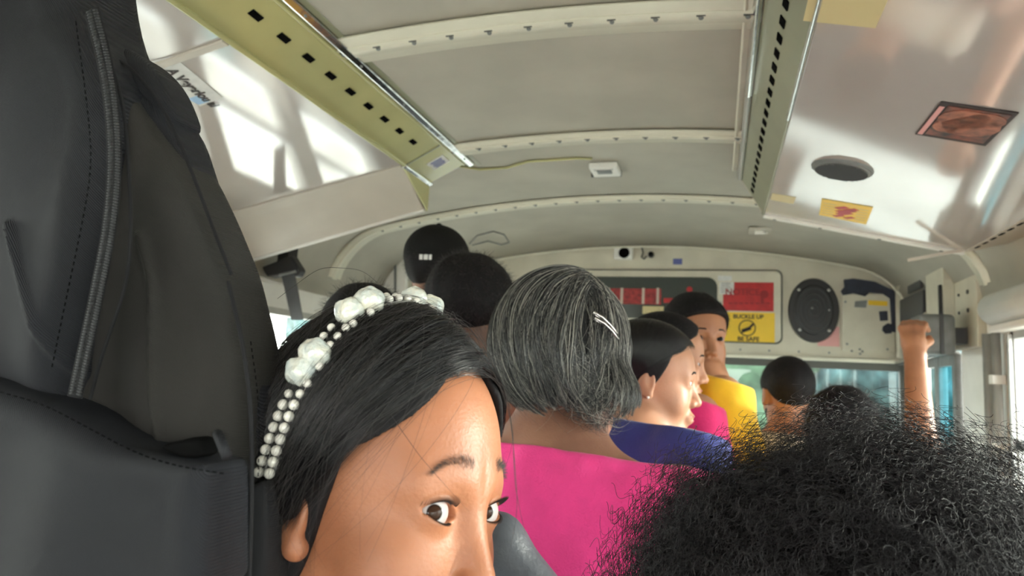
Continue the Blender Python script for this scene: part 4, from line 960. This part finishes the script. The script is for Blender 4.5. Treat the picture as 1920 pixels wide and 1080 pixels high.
# ------------------------------------------------------------------ woman in blue, profile to the right
A = frame(80, -4, 0); HB = Head(at(1218, 712, 1.52), A, 1.0)
bl, *_ = person('person', 'woman in a royal blue puff-sleeved blouse looking right with sunlit face', HB, SK['tan'], 36, shirt=cloth('royal_blue_cloth', (.022, .032, .18)), hs=.0036, sh_w=.165, neckline=.03, nl=.127, sd=.016, chest=1.1, sleeves='short', shirt_name='blouse', ease=.026, folds=.007, lean=(-.10, -.02))
def breg(Q):
    x, y, z = np.abs(Q[:, 0]), Q[:, 1], Q[:, 2]
    line = np.where(y > .035, .094-.8*np.maximum(x-.02, 0), np.where(y > -.0, .094-.8*np.maximum(x-.02, 0)-(.035-y)*2.2, -.03)); return (line-z)*.6
def bext(Q, d): return smin(d, ell(Q, (0, -.06, -.035), (.055, .055, .055)), .03)
f = shell('hair', HB, .008, breg, SC, bl, .0038, ext=bext)
def bfull(P): Q = HB.loc(P); return (bext(Q, cranium(Q))-.008)*F32(HB.k)
bc = HB.w((0, -.015, .03)); n = 2600; g = np.random.default_rng(61); a = np.radians(g.uniform(28, 140, n)); fc = (a-a.min())/(a.max()-a.min())
for sd in (1, -1):
    R = np.stack([0*a, np.cos(a), np.sin(a)], -1); Mi = np.stack([sd*(.7+.2*fc), .75-1.3*fc, .6-.1*fc], -1); E_ = np.stack([sd*(.8-.4*fc), -.5-.4*fc, -.45-.2*fc], -1)
    curves('hair_strands', flow(bfull, bc, nrm(R@A), nrm(Mi@A), nrm(E_@A), n, 14, .003, jit=.04, seed=62), g.uniform(.00018, .0003, n), HM['black'], bl)
q = HB.w((.079, -.006, -.036)); MB().ball(q, .0035, 10).build('earring', M['pearl'], bl, True)
# ------------------------------------------------------------------ woman in magenta behind her
A = frame(86, -6, 0); HMg = Head(at(1250, 676, 1.92), A, 1.02)
mg, *_ = person('person', 'woman in a magenta top partly hidden behind the woman in blue', HMg, SK['tan'], 60, shirt=cloth('magenta_cloth', (.60, .01, .12)), hs=.0042, sh_w=.18, neckline=.02, nl=.118, sd=.015, nk=(.02, .03), lean=(-.05, 0))
f = shell('hair', HMg, .010, breg, SC, mg, .0045, ext=bext); hairfuzz(HMg, mg, f, 1500, .012, 63, reg=breg)
# ------------------------------------------------------------------ man in yellow, face turned back over his shoulder
A = frame(150, -3, 0); HY = Head(at(1304, 634, 2.25), A, 1.12)
ye, *_ = person('person', 'man in a bright yellow shirt turning to look back along the bus', HY, SK['mid'], 75, shirt=cloth('bright_yellow_cloth', (.86, .50, .015)), hs=.0040, sh_w=.20, neckline=.01, nl=.125, sd=.03, nk=(.02, .05), ease=.024, folds=.007, ope=.0062, gaze=np.array((.35, -1, 0)))
f = shell('hair', HY, .012, short_region, SC, ye, .0045, rough=.002); hairfuzz(HY, ye, f, 2600, .010, 64, reg=short_region)
def simple_brow(H, root):
    for s in (1, -1):
        P = [H.w((s*x, .0905-.42*max(0, x-.02), .022+z)) for x, z in ((.012, 0), (.022, .003), (.034, .003), (.044, -.002))]
        MB().tube(P, [.0022, .003, .0026, .0012], 8).build('eyebrow', SC, root, True)
for H_, r_ in ((HY, ye), (HB, bl), (HMg, mg)): simple_brow(H_, r_)
for H_, r_ in ((HY, ye), (HB, bl), (HMg, mg)):
    V, Q = nets(lambda P: smin(ell(H_.loc(P), (0, .0935, -.0655), (.021, .0065, .0045)), ell(H_.loc(P), (0, .0920, -.0755), (.017, .0070, .0056)), .003)*F32(H_.k), *[axis(H_.w((0, .092, -.07))[i]-.03, H_.w((0, .092, -.07))[i]+.03, .0018) for i in range(3)]); raw('lips', V, Q, SK['lip'], r_)
# ------------------------------------------------------------------ man with fresh haircut and cream shirt
A = frame(-12, -2, 0); HC = Head(at(1476, 740, 2.55), A, 1.03)
ba, *_ = person('person', 'man in a cream shirt seen from behind with short cropped hair and beard', HC, SK['mid'], -8, shirt=cloth('cream_cloth', (.66, .58, .48)), hs=.0044, sh_w=.19, neckline=.02, nk=(0, 0))
f = shell('hair', HC, .007, short_region, SC, ba, .0045, rough=.001); hairfuzz(HC, ba, f, 2600, .006, 65, reg=short_region, tilt=.3)
def beard(Q): d = smin(ell(Q, (0, .020, -.050), (.058, .066, .078)), ell(Q, (0, .066, -.100), (.024, .022, .022)), .02); return d
def bf(P):
    Q = HC.loc(P); x = np.abs(Q[:, 0]); return smax(smax(beard(Q)-.006, (Q[:, 2]+.045)*.8+(.03-Q[:, 1])*.1, .004), .008-Q[:, 1], .004)*F32(HC.k)
solid('beard', bf, HC.o-.16, HC.o+.16, .0055, SC, ba)
# ------------------------------------------------------------------ frizzy-haired passenger in white
A = frame(5, 0, 0); HF = Head(at(1578, 818, 1.95), A, .98)
fr, *_ = person('person', 'passenger in white with frizzy pinned-up dark hair seen from behind', HF, SK['brown'], 5, shirt=cloth('white_cloth', (.75, .74, .72)), hs=.005, sh_w=.17, neckline=.0)
f = shell('hair', HF, .012, lambda Q: np.where(Q[:, 1] > .04, .06-Q[:, 2], -.05-Q[:, 2])*.7, SC, fr, .005, rough=.003)
D = sphere_dirs(3800, 66); D = D[(D[:, 2] > -.35)]; c = HF.w((0, -.01, .02)); curves('hair_strands', fuzz(f, c, D, .028, 6, .2, .8, 66), np.full(len(D), .00022), HM['soft'], fr)
# ------------------------------------------------------------------ man with the black cap
A = frame(14, 0, 0); HK = Head(at(822, 516, 1.88), A, 1.04)
ck, *_ = person('person', 'standing man in a black baseball cap beyond the dark-haired passenger', HK, SK['brown'], 10, shirt=cloth('mustard_cloth', (.55, .30, .06)), hs=.005, sh_w=.20, stand=True, neckline=.02, hips=(HK.o[0]+.02, HK.o[1]-.02, .90))
f = shell('hair', HK, .007, short_region, SC, ck, .005); hairfuzz(HK, ck, f, 1500, .012, 67, reg=short_region)
capm = mat('black_cap_cloth', (.009, .009, .009), .85, bump=.2, bscale=300, spec=.2)
def capf(P):
    Q = HK.loc(P); d = ell(Q, (0, -.012, .052), (.087, .106, .090)); d = smax(d, .022+.10*(Q[:, 1])*1.0-Q[:, 2], .004); b_ = ell(Q, (0, .135, .045), (.075, .075, .006)); d = smin(d, smax(b_, .08-Q[:, 1], .003), .004)
    seam = np.minimum(np.abs(Q[:, 0]), np.minimum(np.abs(Q[:, 0]*.5+(Q[:, 1]+.012)*.87), np.abs(Q[:, 0]*.5-(Q[:, 1]+.012)*.87))); return (d-.0008*np.exp(-(seam/.0015)**2))*F32(HK.k)
cc_ = empty('baseball_cap', HK.w((0, 0, .03)), 'black baseball cap with a small pale emblem at the back', 'cap')
solid('crown', capf, HK.o-.26, HK.o+.28, .0038, capm, cc_)
MB().ball(HK.w((0, -.012, .1435)), .0085, 12, (1, 1, .6)).build('top_button', capm, cc_, True)
g_ = np.array((0, 0, .0)); q0 = surf(capf, HK.w((0, -.012, .05)), nrm(np.array([[.10, -1, -.20]])), .2)[0]
bb = MB(); rr_ = np.array((1, .12, 0)); rr_ = rr_/np.linalg.norm(rr_); ax3 = [rr_, (-rr_[1], rr_[0], 0), (0, 0, 1)]
for dx, w_ in ((-.013, .010), (.001, .012), (.014, .008)): bb.box(q0+rr_*dx+np.array((0, -.002, .002)), (w_, .003, .015), ax3)
bb.build('rear_emblem', M['paper'], cc_, bevel=.001, label='small pale emblem')
# ------------------------------------------------------------------ dark-haired passenger between girl and greying woman
A = frame(18, -5, 4); HD = Head(at(886, 590, 1.50), A, 1.06)
dk, *_ = person('person', 'dark-haired passenger with a bowed head in front of the capped man', HD, SK['dark'], 20, shirt=cloth('rust_cloth', (.28, .10, .05)), hs=.0042, sh_w=.18, neckline=.02, trouser=M['denim'])
dreg = lambda Q: np.where(Q[:, 1] > .05, .05-Q[:, 2], -.045+.5*np.maximum(Q[:, 1]+.05, 0)-Q[:, 2])*.7
f = shell('hair', HD, .014, dreg, SC, dk, .0042, rough=.003); hairfuzz(HD, dk, f, 5000, .022, 68, reg=dreg, tilt=.9, rad=.00022)
# ------------------------------------------------------------------ head half hidden behind the girl's hair
HZ = Head(at(684, 640, 1.12), frame(0, 0, 0), .80)
hz_, *_ = person('person', 'dark-haired passenger whose head top just shows above the pearl headband', HZ, SK['brown'], 0, shirt=cloth('grey_cloth', (.2, .2, .2)), hs=.005, sh_w=.17)
f = shell('hair', HZ, .012, dreg, SC, hz_, .005, rough=.003); hairfuzz(HZ, hz_, f, 2500, .022, 69, reg=dreg, tilt=.9, rad=.0002)
# ------------------------------------------------------------------ passenger with raised arm near the door
w_ = at(1716, 668, 2.45); e_ = at(1728, 842, 2.32); HA = Head(at(1660, 985, 2.45), frame(10), 1.0)
M['armless'] = None
ra, Sx, nbx, hpx = person('person', 'passenger hidden by the curly hair raising a bare arm to the grey box', HA, SK['mid'], 0, shirt=cloth('pale_pink_cloth', (.7, .5, .45)), hs=.005, sh_w=.19,
    arms=[(HA.o+np.array((-.22, .05, -.5)), HA.o+np.array((-.12, .3, -.55))), (e_, None)])
ue = np.array((0, 0, 1.0)); wr = w_; f0 = nrm(wr-e_)
hand = [(e_, wr, .043, .030), (wr, wr+np.array((0, .02, .045)), .030, .034), (wr+np.array((0, .02, .04)), wr+np.array((.004, .05, .075)), .032, .028)]
for i in range(4):
    b0 = wr+np.array((-.028+.019*i, .035, .095-.004*abs(i-1.5))); L_ = (.040, .046, .044, .036)[i]; m0 = b0+np.array((.015, L_*.9, .018)); t0 = m0+np.array((.018, L_*.75, -.016)); hand += [(wr+np.array((-.02+.013*i, .02, .06)), b0, .015, .0105), (b0, m0, .0105, .0098), (m0, t0, .0098, .0082)]
b0 = wr+np.array((.025, .02, .03)); hand += [(b0, b0+np.array((.028, .03, .022)), .015, .012), (b0+np.array((.028, .03, .022)), b0+np.array((.036, .06, .035)), .0115, .009)]
def armsdf(P):
    d = 9
    for a, b, r1, r2 in hand: d = smin(d, cap(P, a, b, r1, r2), .010) if not np.isscalar(d) else cap(P, a, b, r1, r2)
    return smin(d, cap(P, Sx[1], e_, .05, .044), .03)
old = [o for o in ra.children if o.name.startswith('body')][0]; vo = armsdf
def joined(P, H=HA):
    d = head_sdf(H.loc(P), True)*F32(H.k); d = smin(d, cap(P, H.w((0, -.022, -.03)), nbx, .052, .056), .022); d = smin(d, cap(P, nbx, Sx[1], .055, .05), .05)
    d = smin(d, cap(P, nbx, hpx, .10, .12), .06); d = smin(d, cap(P, Sx[0], HA.o+np.array((-.22, .05, -.5)), .047, .038), .03); return smin(d, armsdf(P), .02)
bpy.data.objects.remove(old)
solid('body', joined, np.minimum(HA.o-.3, hpx-.2), np.array((max(HA.o[0]+.3, w_[0]+.15), w_[1]+.25, w_[2]+.25)), .011, SK['mid'], ra, ((w_[0]-.09, w_[0]+.12), (e_[1]-.08, w_[1]+.19), (e_[2]-.05, w_[2]+.14)), .0035)

# ------------------------------------------------------------------ curly head in the foreground
A = frame(-4, 0, 0); HQ = Head(at(1605, 1245, .66), A, 1.0)
af, *_ = person('person', 'passenger with a huge cloud of tight black curls in front of the camera', HQ, SK['brown'], 0, shirt=cloth('dark_teal_cloth', (.03, .05, .06)), hs=.004, sh_w=.185)
ac = HQ.w((.0, -.02, .040))
def afro(P, grow=0):
    q = P-ac.astype(F32); d = smin(ell(q, (-.01, .0, .0), (.182+grow, .150+grow, .128+grow)), ell(q, (.03, .01, .0), (.105+grow, .12+grow, .150+grow)), .05); d = smin(d, ell(q, (.09, .01, -.02), (.150+grow, .13+grow, .138+grow)), .04)
    return d+.009*wob(P, 34, 8)+.005*wob(P, 80, 9)
def af_core(P):
    Q = HQ.loc(P); face = ell(Q, (0, .10, -.04), (.07, .07, .085)); return smax(smax(afro(P, -.032), -face, .01), (HQ.o[2]-.11)-P[:, 2], .02)
solid('hair', af_core, ac-.28, ac+.28, .0065, mat('curly_core', (.006, .005, .006), .9, bump=1, bscale=120), af)
def curls(n, r0, r1, L, seed, rad, tight=1.0):
    g = np.random.default_rng(seed); D = sphere_dirs(n*2, seed); D = D[(D[:, 2] > -.45) & (D[:, 1] < .75)][:n]; n = len(D)
    P0 = surf(lambda P: afro(P, r0), ac, D, .32, 40); k = 30; t = np.linspace(0, 1, k)[None, :, None]
    U = nrm(np.cross(D, g.normal(size=(n, 3)))); W_ = np.cross(D, U); L_ = L*g.uniform(.5, 1.25, (n, 1, 1)); cr_ = g.uniform(.0022, .0052, (n, 1, 1))*tight; tu = g.uniform(2.5, 5, (n, 1, 1)); ph = g.uniform(0, 6.28, (n, 1, 1)); sg = g.choice([-1, 1], (n, 1, 1))
    drift = nrm(D+g.normal(size=(n, 3))*.55+np.array((0, 0, -.15)))[:, None]
    return P0[:, None]+drift*L_*t+cr_*(np.cos(ph+sg*6.28*tu*t)*U[:, None]+np.sin(ph+sg*6.28*tu*t)*W_[:, None])*np.minimum(1, t*4+.3)
C1 = curls(15000, -.030, 0, .030, 71, .00013); curves('curly_strands', C1, RNG.uniform(.00012, .00022, len(C1)), HM['afro'], af, taper=False)
C2 = curls(4200, -.008, 0, .044, 72, .0001, 1.6); curves('curly_strands', C2, RNG.uniform(.00011, .00019, len(C2)), HM['afro'], af, taper=False)

# ------------------------------------------------------------------ grey seat back top beside the girl
sb_ = empty('bench_seat', (-.20, .85, 0), 'padded dark grey vinyl seat back between the girl and the woman in pink', 'seat')
c0 = at(930, 1020, .80); c1 = at(1020, 1115, .80)
def seatf(P):
    d = cap(P, c0+np.array((-.05, 0, .0)), c0, .032); d = smin(d, cap(P, c0, c1+np.array((.06, 0, -.07)), .032), .02)
    Q = P-np.array((c0[0]-.10, .80, c0[2]-.3), F32); bx = np.abs(Q)-np.array((.14, .02, .24), F32); bd = ln(np.maximum(bx, 0))+np.minimum(bx.max(-1), 0)-.02
    bd = smax(bd, (P-c0.astype(F32))@np.array((.72, 0, .70), F32), .02)
    return smin(d, bd, .02)
solid('backrest', seatf, (c0[0]-.35, .68, c0[2]-.62), (c0[0]+.25, .92, c0[2]+.08), .006, M['vinyl'], sb_)
MB().box((c0[0]-.1, .95, .34), (.36, .42, .10)).build('cushion', M['vinyl'], sb_, bevel=.03, seg=4)
b = MB()
for x in (-.24, .05): MB().tube([(c0[0]+x, .82, 0), (c0[0]+x, .82, .34)], .014, 10).build('leg', M['dgrey'], sb_, True)

# ------------------------------------------------------------------ backpack hanging at the left
YB_ = .36
fab = twill('cool_lit_black_twill', (.013, .014, .018), sheen=0, rough=.62); fab2 = twill('warm_lit_black_twill', (.024, .0225, .0205), rough=.62, rot=1.1, sheen=0); webm = twill('dark_webbing', (.012, .012, .014), 1400, .6, rot=.3, sheen=0)  # cool and warm casts of light on black fabric are put into these colours
bp = empty('backpack', (-.32, .42, .75), 'large black fabric backpack with a curved zipper and front pocket at the left', 'backpack')
def bpx(u, v, Y=YB_): p = at(u, v, Y); return np.array((p[0], p[2]))
def poly_sd(P2, poly):
    d = np.full(len(P2), 1e9, F32); s = np.ones(len(P2), F32); n = len(poly); v = np.array(poly, F32)
    for i in range(n):
        j = (i-1) % n; e = v[j]-v[i]; w_ = P2-v[i]; t = np.clip((w_@e)/(e@e), 0, 1)[:, None]; b_ = w_-e*t; d = np.minimum(d, (b_*b_).sum(-1))
        c1_ = P2[:, 1] >= v[i, 1]; c2_ = P2[:, 1] < v[j, 1]; c3 = (e[0]*w_[:, 1]) > (e[1]*w_[:, 0]); m_ = (c1_ & c2_ & c3) | (~c1_ & ~c2_ & ~c3); s[m_] *= -1
    return s*np.sqrt(d)
def smoothpoly(P, it=2, closed=True):
    P = np.array(P, float)
    for _ in range(it):
        Q = np.roll(P, -1, 0) if closed else P[1:]
        A_1 = .75*P[:len(Q)]+.25*Q; B_1 = .25*P[:len(Q)]+.75*Q
        R = np.stack([A_1, B_1], 1).reshape(-1, 2); P = R if closed else np.concatenate([P[:1], R, P[-1:]])
    return P
def pad(name, px, Y, yf, yb, r, m, fold=0, h=.0022, bulge=0, seams=(), lab=None, fdir=(60, 15), extra=None):
    """padded panel: outline in pixels at depth Y, front at yf, back at yb, edge rounding r"""
    poly = smoothpoly([bpx(u, v, Y) for u, v in px]); lo = poly.min(0); hi = poly.max(0); c2 = (lo+hi)/2
    sm = [(smoothpoly([bpx(u, v, yf-bulge) for u, v in s_[0]], 2, False), s_[1], s_[2]) for s_ in seams]
    def f(P):
        P2 = P[:, (0, 2)]; d2 = poly_sd(P2, poly)
        yy = P[:, 1]-(yf+yb)/2; infl = bulge*(1-np.exp(np.minimum(d2, 0)/.03))
        dy = np.abs(yy)-(yb-yf)/2-np.where(yy < 0, infl, 0)
        a = np.maximum(d2+r, 0); b_ = np.maximum(dy+r, 0); d = np.sqrt(a*a+b_*b_)-r+np.minimum(np.maximum(d2+r, dy+r), 0)
        if fold: d = d+fold*(np.sin(P2[:, 0]*fdir[0]+P2[:, 1]*fdir[1]+1.5*np.sin(P2[:, 1]*22))+.5*np.sin(P2[:, 0]*fdir[0]*1.9-P2[:, 1]*fdir[1]*1.3+2))*np.clip(-d2/.02, 0, 1)
        for pl, wd, dp in sm:
            q = np.full(len(P), 9., F32)
            for i in range(len(pl)-1): q = np.minimum(q, cap(P2, pl[i], pl[i+1], 0))
            d = d+dp*np.exp(-(q/wd)**2)
        if extra is not None: d = extra(P, d)
        return d*.8
    return solid(name, f, (lo[0]-.01, yf-bulge-.012, lo[1]-.01), (hi[0]+.01, yb+.008, hi[1]+.01), h, m, bp, slack=1.3, label=lab)
pad('shoulder_strap', [(205, 112), (240, 100), (295, 118), (340, 160), (370, 235), (400, 340), (432, 430), (482, 530), (512, 640), (532, 780), (540, 900), (534, 1180), (400, 1200), (380, 800), (300, 400), (230, 230)], .405, .372, .42, .014, fab, .0010, .0024, .004,
    [([(225, 150), (290, 200), (350, 330), (400, 450), (440, 520), (478, 640), (492, 760), (490, 1000), (485, 1100)], .0020, .0040)], 'padded outer strap', (25, 10))
pad('side_pocket', [(462, 925), (500, 905), (520, 892), (528, 960), (524, 1200), (460, 1200)], .378, .360, .39, .006, webm, .0008, .0024)
pad('side_panel', [(120, -120), (160, 20), (205, 105), (250, 170), (310, 260), (365, 360), (410, 470), (430, 525), (455, 640), (470, 760), (472, 900), (466, 1180), (60, 1200), (60, 300)], .372, .352, .42, .016, fab2, .0036, .0022, .008,
    [([(262, 440), (290, 560), (297, 700), (298, 860)], .0028, -.0045), ([(412, 480), (424, 620), (416, 760), (420, 850)], .0022, .0050)], 'black side panel with warm light in its colour')
pad('main_compartment', [(-260, -160), (130, -160), (152, 20), (204, 110), (232, 200), (240, 300), (246, 430), (236, 540), (192, 660), (165, 760), (150, 900), (160, 1200), (-260, 1200)], .352, .330, .42, .020, fab, .0045, .0024, .014,
    [([(138, 40), (160, 200), (170, 310), (150, 420), (120, 560), (92, 700)], .0022, .0045), ([(10, 420), (48, 560), (85, 700)], .0024, -.0050), ([(186, 60), (205, 160), (212, 300), (205, 420), (178, 570), (140, 740)], .0042, .0022)], 'black main compartment', (48, 8))
pad('front_pocket', [(-260, 640), (0, 700), (80, 722), (165, 764), (245, 812), (300, 838), (380, 852), (428, 860), (433, 900), (430, 1200), (-260, 1200)], .335, .308, .36, .012, fab, .0045, .0022, .008,
    [([(0, 728), (80, 750), (160, 792), (250, 842), (330, 868), (425, 882)], .0013, .0020)], 'front pocket', (38, 12))
pad('pocket_opening_shade', [(330, 832), (372, 822), (412, 812), (424, 852), (380, 856)], .336, .318, .335, .004, M['black'], 0, .0018)  # black pad standing for the shade inside the open pocket
MB().tube([at(408, 812, .316), at(416, 832, .312), at(426, 856, .309)], .0028, 8).build('pocket_piping', fab, bp, True)
# zipper: two coils of teeth and piping, stitches
def along(pts, Y, step):
    P = smoothpoly(pts, 3, False); d = np.concatenate([[0], np.cumsum(np.linalg.norm(np.diff(P, axis=0), axis=1))]); s = np.arange(0, d[-1], step)
    return np.stack([np.interp(s, d, P[:, 0]), np.interp(s, d, P[:, 1])], -1)
def fronty(f0): return f0
ZP = [(172, 20), (196, 110), (210, 200), (216, 300), (207, 420), (180, 560), (140, 745)]
zp = along(ZP, 0, 5.4)
zb = MB(); tp = [at(u, v, .3225) for u, v in along(ZP, 0, 16)]; MB().tube(tp, .0058, 10, sq=.25).build('zipper_tape', webm, bp, True)
for i, (u, v) in enumerate(zp[:-1]):
    tn = zp[i+1]-zp[i]; tn = tn/np.linalg.norm(tn); no = np.array((-tn[1], tn[0]))
    for s in (-1, 1):
        a = np.array((u, v))+no*s*3.0; b = np.array((u, v))+no*s*10.0+tn*1.5
        zb.tube([at(*a, .3165), at(*((a+b)/2), .3148), at(*b, .3168)], [.00055, .0007, .00055], 6)
zb.build('zipper_teeth', M['dgrey'], bp, True)
for pts, Y, r in (([(155, 20), (205, 108), (233, 200), (240, 300), (247, 430), (237, 540), (192, 660), (168, 752)], .326, .0011), ([(428, 528), (455, 640), (471, 760), (473, 900), (467, 1090)], .352, .0013), ([(208, 108), (240, 120), (300, 190), (352, 300), (400, 430), (436, 520)], .366, .0012)):
    MB().tube([at(u, v, Y) for u, v in along(pts, 0, 14)], r, 8).build('piping', webm, bp, True)
def stitches(pts, Y, root=bp):
    s = MB(); P = along(pts, 0, 13)
    for i in range(len(P)-1): s.tube([at(*P[i], Y), at(*(P[i]*.45+P[i+1]*.55), Y)], .0004, 5)
    s.build('stitching', M['black'], root, True)
stitches([(0, 735), (80, 757), (160, 799), (250, 848), (330, 874), (425, 889)], .3015)
stitches([(142, 40), (164, 200), (173, 310), (154, 420), (124, 560), (96, 695)], .320); stitches([(470, 640), (487, 760), (484, 910)], .366)
